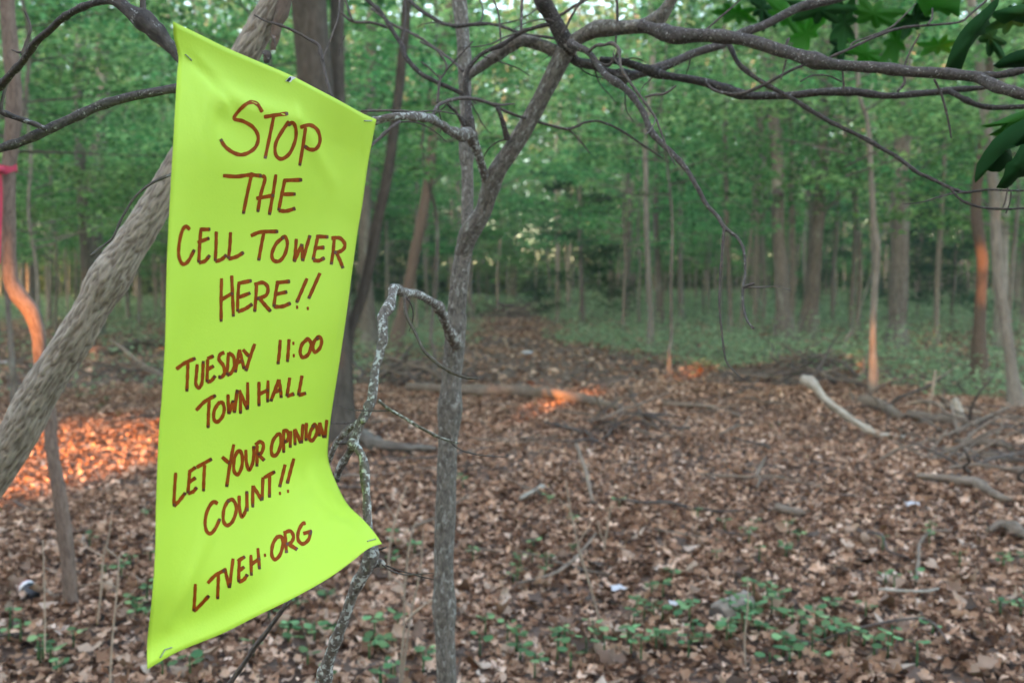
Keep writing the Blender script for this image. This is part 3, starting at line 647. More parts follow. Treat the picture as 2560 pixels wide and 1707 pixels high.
# lichen covered dead branch hanging from the knot, holding the lower right corner
dead = sb([(1140, 858), (1132, 848), (1118, 819), (1104, 783), (1079, 754), (1043, 736), (1014, 732), (993, 722), (984, 722), (978, 745), (972, 768), (957, 790), (955, 811), (957, 844), (950, 879), (939, 915), (934, 951), (930, 986), (921, 1015), (904, 1051), (890, 1085), (882, 1115)],
          [34, 30, 22, 20, 20, 20, 21, 24, 24, 22, 22, 23, 26, 24, 22, 21, 22, 23, 26, 24, 22, 28], [2.28, 2.1, 1.8, 1.7, 1.66, 1.62, 1.6], None, 'dead_branch', M['lichen_bark'], seg=14, rough=.08, n=170, knots=9)
dead['label'] = 'arched dead branch crusted with pale lichen'
sb([(880, 1105), (894, 1119), (909, 1150), (913, 1197), (917, 1247), (918, 1294), (924, 1340), (928, 1371), (925, 1398), (905, 1441), (882, 1487), (855, 1553), (832, 1615), (812, 1673), (804, 1707), (795, 1760), (780, 1860)],
   [26, 22, 21, 20, 20, 20, 22, 28, 30, 27, 26, 26, 27, 30, 38, 34, 30], [1.6, 1.56, 1.53, 1.53, 1.55, 1.6, 1.62], None, 'dead_branch', M['lichen_bark'], seg=14, rough=.07, n=140, knots=7)
sb([(886, 1110), (874, 1131), (855, 1162), (846, 1185), (842, 1200)], [20, 18, 18, 18, 12], 1.61, 1.66, 'dead_branch', M['lichen_bark'], rough=.08)
sb([(912, 1045), (900, 1054), (879, 1065), (857, 1086), (843, 1104), (828, 1139), (815, 1165)], [18, 16, 16, 15, 14, 13, 12], 1.6, 1.68, 'dead_branch', M['lichen_bark'], rough=.08)
sb([(946, 1001), (979, 1026), (1039, 1061), (1093, 1090), (1121, 1100), (1147, 1108)], [9, 8, 8, 7, 6, 4], 1.61, 1.6, 'twig', M['lichen_bark'])
sb([(1011, 738), (1014, 783), (1036, 829), (1057, 872), (1086, 901), (1121, 926), (1164, 944), (1196, 947)], [7, 8, 8, 8, 9, 8, 7, 4], 1.66, 1.6, 'twig')
sb([(925, 1398), (940, 1404), (957, 1410)], [20, 18, 15], 1.55, 1.54, 'dead_branch', M['lichen_bark'], rough=.1); sb([(952, 1408), (963, 1412)], [14, 9], 1.54, 1.54, 'broken_end', M['white_wood'], rough=.25)
sb([(850, 1108), (872, 1105)], [6, 8], 1.62, 1.62, 'twig'); sb([(930, 1378), (965, 1368)], [7, 4], 1.55, 1.52, 'twig')
sb([(848, 140), (850, 120), (862, 90)], [3, 3, 2], 1.3, 1.3, 'twig')

# many fine bare twigs in the upper part of the sapling
tr = random.Random(42); BR0 = list(BR)
for k in range(34):
    x, y, dd_ = tr.choice([q for q in BR0 if (q[0] < 1340) == (k < 20) and 860 < q[0] < 2500 and q[1] > -15])
    a_ = tr.uniform(0, 6.283); L_ = tr.uniform(60, 170); cv = tr.uniform(-.35, .35); pts = []
    for q in range(5): pts.append((x, y)); x += math.cos(a_) * L_ / 4; y += math.sin(a_) * L_ / 4 * .8; a_ += cv + tr.uniform(-.25, .25)
    sb(pts, [tr.uniform(3.5, 5.5), 4, 3.5, 3, 2.2], dd_, dd_ + tr.uniform(-.15, .15), 'twig', seg=5)
# thin twig in front of the trees, above the poster
tw = px_branch('twig', [(635, 38), (665, 54), (700, 64), (736, 79), (770, 98), (796, 114), (803, 140), (809, 165), (815, 195), (823, 222), (833, 250), (845, 290)], [3, 5, 6, 7, 7, 9, 8, 8, 8, 9, 8, 8], 1.62, 1.5, TW, None, seg=7, n=80, knots=9, wob=.12)
tag(tw, 'thin bare twig rising behind the top edge of the poster', 'twig')
o = px_branch('side_twig', [(806, 150), (815, 128), (832, 82), (846, 39), (849, 0), (850, -40)], [5, 5, 5, 5, 5, 4], 1.54, 1.6, TW, tw, seg=6, n=40, knots=5); o.location = (0, 0, 0)

# ------------------------------------------------------------------ branches entering from the left
lb = empty('scaly_branch', tuple(at(0, 211, 1.2)))
tag(lb, 'dark scaly branch arching down to the upper left corner of the poster', 'branch')
px_branch('branch', [(-120, 330), (-40, 250), (0, 211), (18, 196), (54, 157), (86, 111), (121, 79), (161, 43), (200, 21), (232, 9), (270, 2), (300, 8)], [20, 20, 19, 18, 17, 18, 17, 16, 16, 17, 20, 22], 1.35, 1.12, DB, lb, seg=12, n=90, knots=8, rough=.06, stretch=.9)
px_branch('branch', [(255, -40), (280, -8), (307, 14), (339, 39), (375, 64), (411, 104), (439, 132), (452, 152), (466, 172)], [26, 28, 30, 30, 33, 27, 26, 22, 16], 1.12, 1.075, DB, lb, seg=14, n=90, knots=6, rough=.14, rfreq=9)
px_branch('stub', [(357, -40), (357, 0), (358, 36), (362, 52)], [15, 15, 16, 20], 1.1, 1.1, DB, lb, seg=10, knots=2, rough=.08)
px_branch('twig', [(56, 140), (66, 108), (76, 75), (72, 52), (62, 28)], [9, 7, 7, 6, 4], 1.3, 1.3, TW, lb, seg=7, knots=4)
px_branch('twig', [(64, 132), (45, 131), (29, 125)], [8, 6, 3], 1.3, 1.3, TW, lb, seg=7, knots=1)
px_branch('twig', [(24, 195), (14, 220), (5, 255), (3, 275), (12, 285)], [9, 8, 8, 9, 8], 1.33, 1.33, TW, lb, seg=7, knots=2)
lb2 = empty('smooth_branch', tuple(at(0, 371, 1.3)))
tag(lb2, 'smooth grey branch running level behind the left edge of the poster', 'branch')
px_branch('branch', [(-120, 395), (-50, 384), (0, 371), (54, 354), (118, 325), (179, 296), (250, 264), (321, 243), (393, 229), (440, 221), (520, 214), (600, 215)], [21, 21, 21, 21, 25, 23, 22, 22, 21, 21, 20, 19], 1.33, 1.45, DB, lb2, seg=14, n=110, knots=5, rough=.05, stretch=.9)
px_branch('twig', [(-40, 262), (0, 279), (43, 296), (80, 308), (114, 322)], [14, 14, 13, 12, 12], 1.35, 1.35, DB, lb2, seg=9, knots=3)
st = px_branch('fallen_stick', [(760, 1440), (713, 1513), (680, 1560), (650, 1600), (612, 1655), (575, 1707), (520, 1790)], [10, 11, 12, 12, 12, 13, 14], 1.62, 1.75, TW, None, seg=8, n=60, knots=6, wob=.1)
tag(st, 'grey stick slanting down from behind the lower edge of the poster', 'stick')
tw2 = px_branch('twig', [(440, 430), (420, 440), (385, 455), (340, 490), (305, 545), (282, 595), (262, 612), (240, 630), (226, 640)], [8, 7, 7, 6, 6, 6, 6, 8, 5], 1.6, 1.5, TW, None, seg=7, n=60, knots=6, wob=.1)
tag(tw2, 'fine curved twig in front of the leaning trunk left of the poster', 'twig')

# ------------------------------------------------------------------ leaning furrowed trunk
lean = empty('leaning_trunk', tuple(at(-500, 1850, 2.0)))
tag(lean, 'pale furrowed trunk leaning diagonally behind the poster', 'tree trunk')
def leaning():
    pts = [(-560, 1960), (-330, 1620), (-150, 1370), (20, 1130), (104, 975), (190, 840), (270, 705), (361, 560), (445, 420), (520, 290), (600, 155), (650, 72), (690, 0), (740, -90), (800, -200)]
    P, ds = px_path(pts, 2.0, 2.0)
    w = np.interp(np.linspace(0, 1, len(P)), [0, .3, .5, .8, 1], [100, 92, 80, 66, 60])
    return tube(P, [float(a * 2.0 / FPX / 2) for a in w], seg=72, n=620, wob=.05, stretch=.28, seed=3, knots=5, rough=0)
V, F, bc = leaning()
# real furrows: long interlaced ridges pushed out of the bark
Vn = np.array([tuple(p) for p in V]); seg = 72; n = len(V) // seg
Cc = Vn.reshape(n, seg, 3).mean(1); bcn = np.array(bc); fur = []
for i in range(n):
    for j in range(seg):
        k = i * seg + j; q = Vector((bcn[k, 0] * 125, bcn[k, 1] * 125, bcn[k, 2] * 78))
        w = q + Vector((mnoise.noise(q * .7), mnoise.noise(q * .7 + Vector((5, 1, 0))), 0)) * .6
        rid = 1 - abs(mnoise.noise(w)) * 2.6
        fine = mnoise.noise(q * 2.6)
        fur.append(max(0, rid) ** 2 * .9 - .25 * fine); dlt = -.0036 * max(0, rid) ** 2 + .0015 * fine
        dv = Vn[k] - Cc[i]; Vn[k] += dv / np.linalg.norm(dv) * dlt
link('trunk', pymesh('trunk', Vn, F, True, {'bc': bc, 'fur': [(q, q, q) for q in fur]}), M['furrow_bark'], lean)
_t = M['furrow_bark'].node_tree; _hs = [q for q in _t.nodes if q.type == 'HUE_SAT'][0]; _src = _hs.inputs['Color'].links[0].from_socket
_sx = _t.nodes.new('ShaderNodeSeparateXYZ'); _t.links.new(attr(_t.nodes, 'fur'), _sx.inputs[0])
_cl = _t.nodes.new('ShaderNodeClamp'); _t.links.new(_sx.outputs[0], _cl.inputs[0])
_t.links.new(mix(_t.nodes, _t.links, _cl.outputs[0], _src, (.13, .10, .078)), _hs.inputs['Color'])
px_branch('rotten_scar', [(725, -30), (708, 20), (695, 55), (690, 90), (682, 125)], [26, 34, 28, 22, 12], 1.975, 1.975, M['brown_bark'], lean, seg=14, n=40, rough=.3, rfreq=8)
px_branch('knot', [(660, 128), (668, 140), (664, 158)], [12, 24, 10], 1.965, 1.965, M['dark_bark'], lean, seg=12, n=20, rough=.3)
V = [at(x, y, 1.93) for x, y in ((676, 84), (690, 92), (688, 116), (680, 104))] + [at(684, 98, 1.915)]
link('loose_bark', pymesh('loose_bark', V, [(0, 1, 4), (1, 2, 4), (2, 3, 4), (3, 0, 4)], False, {'bc': V}), M['brown_bark'], lean)

# ------------------------------------------------------------------ curved sapling with pink ribbon, far left
base = gnd(180, 1527); D = depth(base)
cs_ = empty('crooked_sapling', tuple(base))
tag(cs_, 'crooked reddish brown sapling at the far left, wearing a pink ribbon', 'tree')
px_branch('trunk', [(182, 1545), (180, 1520), (176, 1487), (171, 1410), (161, 1332), (150, 1255), (133, 1139), (128, 1096), (124, 1024), (108, 940), (100, 890), (98, 845), (90, 810), (77, 774), (48, 738), (30, 705), (24, 667), (23, 631), (22, 535), (21, 428), (28, 357), (33, 250), (31, 178), (22, 80), (18, 0), (14, -120), (12, -600)],
          [50, 40, 35, 36, 36, 34, 32, 31, 31, 30, 31, 33, 36, 41, 42, 36, 33, 31, 33, 34, 36, 37, 37, 36, 34, 32, 28], D, D, M['brown_bark'], cs_, seg=20, n=220, stretch=.3, rough=.05)
rb = empty('ribbon', tuple(at(0, 424, D - .03)))
tag(rb, 'pink flagging ribbon knotted round the crooked sapling', 'ribbon')
r0 = 17.5 * D / FPX + .006; ctr = at(20, 423, D); V, F = [], []
for i in range(24):
    th = 2 * math.pi * i / 24; w = .016 * (1 + .25 * math.sin(th * 3))
    for s in (-1, 1): V.append(ctr + Vector((math.cos(th) * r0, math.sin(th) * r0, s * w + .008 * math.sin(th * 2 + 1))))
for i in range(24): a, b = 2 * i, 2 * ((i + 1) % 24); F.append((a, b, b + 1, a + 1))
link('loop', pymesh('loop', V, F, True), M['ribbon'], rb)
V, F = [], []
for i in range(30):
    f = i / 29; y = 420 + f * 240; x = 0 + 2.5 * math.sin(f * 5); tw_ = f * 2.2
    c0 = at(x, y, D - .055); dx = Vector((math.cos(tw_ * .5) * .007, math.sin(tw_ * .5) * .007, 0)); V += [c0 - dx, c0 + dx]
    if i: F.append((2 * i - 2, 2 * i - 1, 2 * i + 1, 2 * i))
link('tail', pymesh('tail', V, F, True), M['ribbon'], rb)
V, F, bc = tube([at(-4, 418, D - .06), at(4, 424, D - .065), at(12, 430, D - .06)], [.008, .019, .009], seg=10, n=10, rough=.2)
link('knot', pymesh('knot', V, F), M['ribbon'], rb)

# ------------------------------------------------------------------ big oak leaves at the right edge
def oak_leaf(poly, d, mat, bow=.03, mid=None):
    """leaf blade from its outline at one distance, bowed in depth"""
    cx = sum(p[0] for p in poly) / len(poly); cy = sum(p[1] for p in poly) / len(poly)
    xs = [p[0] for p in poly]; ys = [p[1] for p in poly]; ext = max(max(xs) - min(xs), max(ys) - min(ys))
    V = [at(cx, cy, d - bow)]; rings = 4; m = len(poly)
    for k in range(1, rings + 1):
        f = k / rings
        for i, p in enumerate(poly):
            V.append(at(cx + (p[0] - cx) * f, cy + (p[1] - cy) * f, d - bow * (1 - f * f) + .02 * math.sin((p[1] - cy) / ext * 5) * f))
    F = [(0, 1 + i, 1 + (i + 1) % m) for i in range(m)]
    for k in range(rings - 1):
        a = 1 + k * m; b = a + m
        F += [(a + i, b + i, b + (i + 1) % m, a + (i + 1) % m) for i in range(m)]
    n = len(V); cam_dir = (at(cx, cy, d) - Vector((0, 0, CAMH))).normalized() * .0008
    V2_ = V + [p + cam_dir for p in V]; F2 = F + [tuple(n + i for i in reversed(f)) for f in F]
    me = pymesh('oak_leaf', V2_, F2, True, {'tint': [(rnd.random(), .5, .5)] * len(V2_)}); me.materials.append(mat)
    return me
OAK = [
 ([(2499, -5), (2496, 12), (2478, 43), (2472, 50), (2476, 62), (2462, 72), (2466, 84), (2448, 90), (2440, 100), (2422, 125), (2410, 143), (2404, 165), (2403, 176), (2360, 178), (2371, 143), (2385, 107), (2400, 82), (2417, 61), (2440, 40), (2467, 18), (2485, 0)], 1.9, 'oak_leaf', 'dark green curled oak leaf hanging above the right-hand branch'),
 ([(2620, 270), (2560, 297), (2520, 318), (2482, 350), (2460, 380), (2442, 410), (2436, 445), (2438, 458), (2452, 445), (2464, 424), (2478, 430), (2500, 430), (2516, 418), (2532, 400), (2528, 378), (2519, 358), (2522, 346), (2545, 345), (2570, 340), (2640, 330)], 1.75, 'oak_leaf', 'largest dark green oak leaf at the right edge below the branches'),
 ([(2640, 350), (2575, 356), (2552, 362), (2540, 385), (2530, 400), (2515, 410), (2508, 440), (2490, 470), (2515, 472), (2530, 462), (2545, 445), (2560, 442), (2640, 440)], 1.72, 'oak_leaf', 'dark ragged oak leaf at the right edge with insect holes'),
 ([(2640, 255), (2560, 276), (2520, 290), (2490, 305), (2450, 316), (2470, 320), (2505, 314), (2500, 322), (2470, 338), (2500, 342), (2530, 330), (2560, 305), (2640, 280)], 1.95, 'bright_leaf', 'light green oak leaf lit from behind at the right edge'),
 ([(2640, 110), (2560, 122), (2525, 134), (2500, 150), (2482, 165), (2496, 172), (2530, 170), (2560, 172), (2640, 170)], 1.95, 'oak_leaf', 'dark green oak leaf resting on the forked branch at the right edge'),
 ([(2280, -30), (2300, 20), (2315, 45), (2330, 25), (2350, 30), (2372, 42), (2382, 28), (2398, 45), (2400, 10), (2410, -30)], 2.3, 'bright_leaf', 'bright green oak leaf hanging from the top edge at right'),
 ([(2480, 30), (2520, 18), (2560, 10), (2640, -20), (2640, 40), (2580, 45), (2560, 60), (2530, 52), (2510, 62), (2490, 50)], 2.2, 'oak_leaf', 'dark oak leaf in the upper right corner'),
]
for poly, d, m, lab in OAK:
    cx = sum(p[0] for p in poly) / len(poly); cy = sum(p[1] for p in poly) / len(poly)
    # hangs from a short stalk on the branch
    o = link('oak_leaf', oak_leaf(poly, d, M[m])); tag(o, lab, 'leaf', 'oak leaves at the right edge')

def lobed(cx, cy, size, rot, seed):
    r = random.Random(seed); out = []; n = 34
    for i in range(n):
        t = 2 * math.pi * i / n; prof = .34 + .10 * math.cos(t * 2)
        rr = (1 + .32 * math.cos(t * 7 + .4)) * prof * r.uniform(.93, 1.07)
        x, y = math.cos(t) * rr * 1.35, math.sin(t) * rr * .95
        out.append((cx + size * (x * math.cos(rot) - y * math.sin(rot)), cy + size * (x * math.sin(rot) + y * math.cos(rot))))
    return out
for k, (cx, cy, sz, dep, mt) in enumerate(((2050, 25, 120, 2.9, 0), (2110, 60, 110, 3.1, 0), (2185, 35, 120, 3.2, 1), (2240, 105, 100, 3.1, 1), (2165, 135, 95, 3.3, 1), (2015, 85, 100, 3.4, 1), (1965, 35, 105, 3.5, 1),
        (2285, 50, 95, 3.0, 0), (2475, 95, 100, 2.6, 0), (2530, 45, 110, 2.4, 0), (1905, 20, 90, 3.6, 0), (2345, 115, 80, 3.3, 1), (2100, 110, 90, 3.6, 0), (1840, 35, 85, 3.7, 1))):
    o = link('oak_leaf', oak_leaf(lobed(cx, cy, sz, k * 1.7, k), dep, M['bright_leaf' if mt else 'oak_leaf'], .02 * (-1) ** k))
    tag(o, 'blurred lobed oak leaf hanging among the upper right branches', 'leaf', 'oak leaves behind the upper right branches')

# ------------------------------------------------------------------ forest: foliage building blocks
def crown_spray(seed, h0, h1, reach, limbs, per, size=(.07, .13), droop=.1):
    """layered horizontal sprays of leaves on spreading limbs; returns leaf arrays and limb tubes"""
    g = np.random.default_rng(seed); r = random.Random(seed); P, tubes, tin = [], [], []
    for k in range(limbs):
        f = (k + r.random()) / limbs; z = h0 + (h1 - h0) * f; az = r.uniform(0, 6.283)
        L = reach * (1.05 - .55 * f) * r.uniform(.55, 1.1); up = r.uniform(-.05, .35) + .35 * f
        pts = [Vector((0, 0, z))]
        for s in (.35, .7, 1.0):
            a2 = az + r.uniform(-.25, .25)
            pts.append(Vector((math.cos(a2) * L * s, math.sin(a2) * L * s, z + up * L * s - droop * L * s * s)))
        tubes.append((pts, [.015 * (1.15 - f) + .004, .009, .005, .002]))
        C = np.array([tuple(q) for q in smooth_path(pts, 12)])
        for q in range(per // 9):
            i = int(2 + 10 * math.sqrt(r.random())); i = min(i, 11)
            w = .16 + .42 * r.random()
            c = C[i] + np.array([r.gauss(0, w * L * .35), r.gauss(0, w * L * .35), r.gauss(0, .10)])
            m = 9; s = np.stack([g.normal(0, .19, m), g.normal(0, .19, m), g.normal(0, .05, m)], -1)
            P.append(c + s); tin.append(np.full(m, np.clip(r.gauss(.5, .33), 0, 1)) + g.normal(0, .12, m))
    P = np.concatenate(P); tin = np.clip(np.concatenate(tin), 0, 1)
    return scatter(P, g.uniform(*size, len(P)), g, .55, 'quad', 5, tin), tubes
def crown_round(seed, h0, h1, rad, clumps, per, size=(.09, .15)):
    g = np.random.default_rng(seed); r = random.Random(seed); P, tubes, tin = [], [], []
    for k in range(clumps):
        th = r.uniform(0, 6.283); f = r.random() ** .8; z = h0 + (h1 - h0) * f
        rr = rad * math.sqrt(max(.08, 1 - (2 * f - .9) ** 2)) * math.sqrt(r.uniform(.1, 1))
        c = np.array([math.cos(th) * rr, math.sin(th) * rr, z]); w = r.uniform(.45, .95)
        P.append(c + np.stack([g.normal(0, w, per), g.normal(0, w, per), g.normal(0, w * .4, per)], -1))
        tin.append(np.clip(np.full(per, r.gauss(.5, .33)) + g.normal(0, .12, per), 0, 1))
        if k % 3 == 0: tubes.append(([Vector((0, 0, max(h0 - 1.0, z - rr * .6))), Vector((c[0] * .5, c[1] * .5, z - rr * .2)), Vector(c)], [.026, .016, .005]))
    P = np.concatenate(P)
    return scatter(P, g.uniform(*size, len(P)), g, .7, 'quad', 5, np.concatenate(tin)), tubes
def tubes_mesh(name, tubes, seg=5, n=9):
    V, F, B = [], [], []
    for i, (pts, rad) in enumerate(tubes):
        v, f, b = tube(pts, rad, seg=seg, n=n, wob=.1, seed=i, cap=False); o = len(V)
        V += v; F += [tuple(q + o for q in x) for x in f]; B += b
    return pymesh(name, V, F, True, {'bc': B})
def trunk_mesh(seed, h, r0, bend=.15, seg=10):
    r = random.Random(seed); pts, rad = [], []
    for k in range(8):
        f = k / 7; pts.append(Vector((r.gauss(0, bend) * f, r.gauss(0, bend) * f, -.25 + (h + .25) * f)))
        rad.append(r0 * (1 - .6 * f) * (1.5 if k == 0 else 1))
    pts.insert(1, Vector((0, 0, .45))); rad.insert(1, r0)
    v, f, b = tube(pts, rad, seg=seg, n=34, wob=.06, seed=seed, rough=.04)
    return pymesh('trunk', v, f, True, {'bc': b})
PROTO = {'under': [], 'canopy': [], 'dark': [], 'pole': [], 'near': []}
for k in range(2):
    (v, t, c), tb = crown_spray(500 + k, 2.9, 6.6, 3.4, 20, 220, (.08, .15))
    PROTO['near'].append((trunk_mesh(80 + k, 6.3, .035), tubes_mesh('limbs', tb), npmesh('crown', v, t, False, c), 'oak_bark', 'foliage'))
for k in range(5):
    (v, t, c), tb = crown_spray(100 + k, 2.3, 8.0, 3.6, 24, 290, (.09, .18))
    PROTO['under'].append((trunk_mesh(k, 8.0, .05), tubes_mesh('limbs', tb), npmesh('crown', v, t, False, c), 'pale_bark', 'foliage'))
for k in range(4):
    (v, t, c), tb = crown_round(200 + k, 3.8, 12.0, 4.2, 66, 75, (.13, .22))
    PROTO['canopy'].append((trunk_mesh(20 + k, 15, .17, .25), tubes_mesh('limbs', tb), npmesh('crown', v, t, False, c), 'oak_bark', 'foliage'))
for k in range(2):
    (v, t, c), tb = crown_spray(300 + k, .9, 6.5, 2.6, 38, 270, (.08, .15), .25)
    PROTO['dark'].append((trunk_mesh(40 + k, 6.3, .06), tubes_mesh('limbs', tb), npmesh('crown', v, t, False, c), 'oak_bark', 'dark_foliage'))
for k in range(4):
    (v, t, c), tb = crown_round(400 + k, 3.6, 11.0, 2.3, 17, 65, (.12, .2))
    PROTO['pole'].append((trunk_mesh(60 + k, 12, .065, .2, 8), tubes_mesh('limbs', tb), npmesh('crown', v, t, False, c), 'pale_bark', 'foliage'))
for lst in PROTO.values():
    for tm, lm, cm, bk, fo in lst:
        tm.materials.append(M[bk]); lm.materials.append(M[bk]); cm.materials.append(M[fo])
def plant_tree(kind, x, y, label, group=None, sc=1.0, rz=None, name=None, idx=None, trunk=True, lift=0):
    lst = PROTO[kind]; tm, lm, cm, bk, fo = lst[rnd.randrange(len(lst)) if idx is None else idx % len(lst)]
    nm = name or {'under': 'understory_tree', 'canopy': 'forest_tree', 'dark': 'evergreen_tree', 'pole': 'pole_tree', 'near': 'young_tree'}[kind]
    root = empty(nm, (x, y, float(hgt(x, y)) + lift)); root.rotation_euler = (0, 0, rnd.uniform(0, 6.28) if rz is None else rz)
    root.scale = (sc, sc, sc); tag(root, label, 'tree', group)
    for nme, me in (('trunk', tm), ('branches', lm), ('crown', cm)):
        if nme == 'trunk' and not trunk: continue
        o = bpy.data.objects.new(nme, me); COL.objects.link(o); o.parent = root
        if nme != 'trunk': o['kind'] = 'stuff'
    return root

# ------------------------------------------------------------------ the trunks one can pick out
KEYPOS = []
def key_tree(name, pts, w, mat, label, crown='canopy', csc=1.0, clift=0.0, seg=14, flare=1.5, cx=0, cy=0):
    """pts from base upwards in photograph pixels, standing where its foot meets the ground"""
    b = gnd(*pts[0]); d = depth(b); root = empty(name, tuple(b)); tag(root, label, 'tree')
    KEYPOS.append((b.x, b.y))
    P = [at(x, y, d) for x, y in pts]
    rad = [q * d / FPX / 2 for q in np.interp(np.linspace(0, 1, len(pts)), np.linspace(0, 1, len(w)), w)]
    dirv = (P[-1] - P[-2]).normalized(); dirv = (dirv + Vector((0, 0, 1.2))).normalized()
    for s in (2.5, 5.5): P.append(P[len(pts) - 1] + dirv * s); rad.append(rad[len(pts) - 1] * (1 - s * .07))
    P.insert(0, P[0] - Vector((0, 0, .3))); rad.insert(0, rad[0] * flare * 1.1); rad[1] *= flare
    tube_obj('trunk', P, rad, mat, root, seg=seg, n=90, wob=.05, stretch=.3, rough=.05)
    if crown:
        lst = PROTO[crown]; tm, lm, cm, bk, fo = lst[len(KEYPOS) % len(lst)]
        topv = P[-2] - root.location
        for nme, me in (('branches', lm), ('crown', cm)):
            o = bpy.data.objects.new(nme, me); COL.objects.link(o); o.parent = root; o.scale = (csc,) * 3; o['kind'] = 'stuff'
            o.location = (topv.x + cx, topv.y + cy, clift); o.rotation_euler = (0, 0, len(KEYPOS) * 1.3)
    return root, d
OB, PB = M['oak_bark'], M['pale_bark']
key_tree('oak_tree', [(835, 1105), (830, 980), (815, 700), (795, 400), (782, 150), (772, 0), (765, -120)], [98, 92, 90, 92, 92, 92, 90], M['shaded_oak'], 'broad dark oak trunk rising directly behind the poster', csc=.9, clift=1.6)
key_tree('twin_stem_tree', [(858, 1085), (856, 900), (850, 600), (846, 300), (842, 0), (840, -100)], [40, 37, 36, 36, 36, 34], M['shaded_oak'], 'narrower trunk pressed against the right side of the broad oak', crown='pole', clift=3)
key_tree('curved_tree', [(868, 1080), (870, 980), (869, 900), (877, 826), (900, 754), (928, 650), (946, 540), (964, 464), (986, 320), (1005, 150), (1018, 0), (1026, -100)], [34, 30, 28, 28, 28, 28, 28, 27, 26, 25, 24, 24], M['shaded_oak'], 'slim dark trunk curving up past the right edge of the poster', crown='pole', clift=3)
key_tree('slanted_tree', [(984, 885), (1004, 790), (1021, 719), (1036, 629), (1057, 540), (1075, 420), (1092, 250), (1112, 100), (1126, -30)], [34, 30, 28, 28, 27, 26, 25, 24, 24], M['brown_bark'], 'slanted reddish trunk between the poster and the forked sapling')
key_tree('forest_tree', [(925, 870), (915, 700), (912, 450), (922, 250), (930, 100), (936, -40)], [36, 33, 32, 32, 31, 30], OB, 'upright grey trunk just right of the poster, behind the curved one')
key_tree('forest_tree', [(225, 838), (228, 700), (236, 560), (246, 380), (257, 250), (257, 120), (258, -20)], [54, 46, 42, 38, 35, 34, 32], OB, 'thick dark trunk left of the poster, behind the leaning one')
key_tree('pole_tree', [(78, 815), (80, 700), (84, 600), (88, 500), (92, 380), (95, 250)], [18, 15, 14, 14, 12, 10], PB, 'pale thin pole beside the crooked sapling at the left', crown='pole')
key_tree('pole_tree', [(122, 818), (124, 740), (126, 680), (128, 560), (128, 400)], [13, 10, 9, 9, 8], PB, 'thinnest pale pole between crooked sapling and leaning trunk', crown='pole')
key_tree('forest_tree', [(1960, 862), (1958, 780), (1950, 640), (1946, 540), (1942, 400), (1930, 250), (1920, 100), (1916, -40)], [46, 38, 34, 33, 31, 28, 27, 26], OB, 'grey trunk with a dark burl left of the two thick right-hand trunks')
key_tree('forest_tree', [(2020, 850), (2028, 770), (2036, 680), (2047, 540), (2056, 400), (2062, 200), (2068, 0)], [50, 42, 34, 30, 28, 27, 26], OB, 'dark leaning trunk beside the one with a burl')
key_tree('pole_tree', [(2183, 982), (2182, 870), (2183, 780), (2190, 680), (2192, 610), (2183, 540), (2176, 400), (2168, 300), (2150, 240), (2140, 100)], [20, 18, 17, 17, 17, 16, 13, 12, 11, 10], PB, 'slim brown sapling with sunlit patches in front of the thickest right trunk', crown='near')
key_tree('forest_tree', [(2240, 880), (2244, 800), (2250, 700), (2253, 560), (2254, 400), (2256, 250), (2258, 100), (2260, -40)], [52, 46, 42, 40, 40, 39, 38, 37], OB, 'thickest grey trunk at the right, with a brown scar at its foot', flare=1.3)
key_tree('crooked_tree', [(2448, 958), (2449, 826), (2454, 719), (2455, 650), (2442, 560), (2440, 480), (2452, 400), (2462, 320)], [36, 30, 27, 28, 28, 26, 24, 22], M['brown_bark'], 'dark crooked trunk with orange sun spots near the right edge', crown='near')
key_tree('forest_tree', [(2540, 1022), (2530, 933), (2510, 790), (2494, 683), (2487, 540), (2480, 450), (2466, 320), (2452, 180), (2438, 60), (2424, -60)], [34, 28, 27, 26, 25, 26, 25, 24, 23, 22], PB, 'pale slanting trunk nearest the right edge', crown='pole', clift=2)
key_tree('forest_tree', [(2500, 900), (2504, 700), (2508, 500), (2512, 250), (2512, 0)], [30, 28, 28, 28, 27], PB, 'straight pale trunk behind the slanting one at the right edge', crown='canopy')
key_tree('pole_tree', [(1623, 882), (1627, 790), (1621, 683), (1616, 560), (1614, 440), (1614, 357), (1624, 250), (1632, 160), (1626, 0), (1622, -60)], [17, 14, 14, 14, 14, 14, 15, 15, 13, 12], PB, 'pale straight pole right of centre', crown='pole')
key_tree('pole_tree', [(1650, 835), (1647, 700), (1640, 560), (1640, 420), (1642, 280)], [20, 17, 15, 13, 12], OB, 'darker pole standing close behind the pale one right of centre', crown='pole')
key_tree('pole_tree', [(1826, 848), (1826, 790), (1822, 680), (1818, 600), (1816, 480), (1812, 350)], [15, 13, 13, 13, 12, 10], OB, 'dark thin forked stem behind the drooping twig', crown='pole')
key_tree('pole_tree', [(1848, 848), (1853, 800), (1858, 740), (1868, 660), (1880, 560)], [11, 9, 9, 8, 7], PB, 'pale thin stem leaning right beside the dark forked one', crown=None)
key_tree('evergreen_tree', [(1456, 822), (1455, 740), (1452, 660), (1450, 560), (1448, 400)], [15, 12, 11, 11, 9], OB, 'dark bushy young tree at the far end of the clearing', crown='dark', csc=.95)
key_tree('pole_tree', [(1700, 815), (1703, 740), (1700, 640), (1702, 500), (1708, 360)], [15, 12, 11, 11, 10], PB, 'thin pole midway between pale pole and forked stem', crown='pole')
key_tree('pole_tree', [(2145, 850), (2146, 770), (2150, 700), (2148, 600), (2140, 480), (2150, 360)], [14, 12, 12, 10, 9, 8], OB, 'thin dark stem between the burl trunk and the brown sapling', crown=None)
key_tree('pole_tree', [(2108, 905), (2112, 860), (2126, 830), (2140, 810)], [9, 8, 7, 4], PB, 'short bent pale stem left of the brown sapling', crown=None)
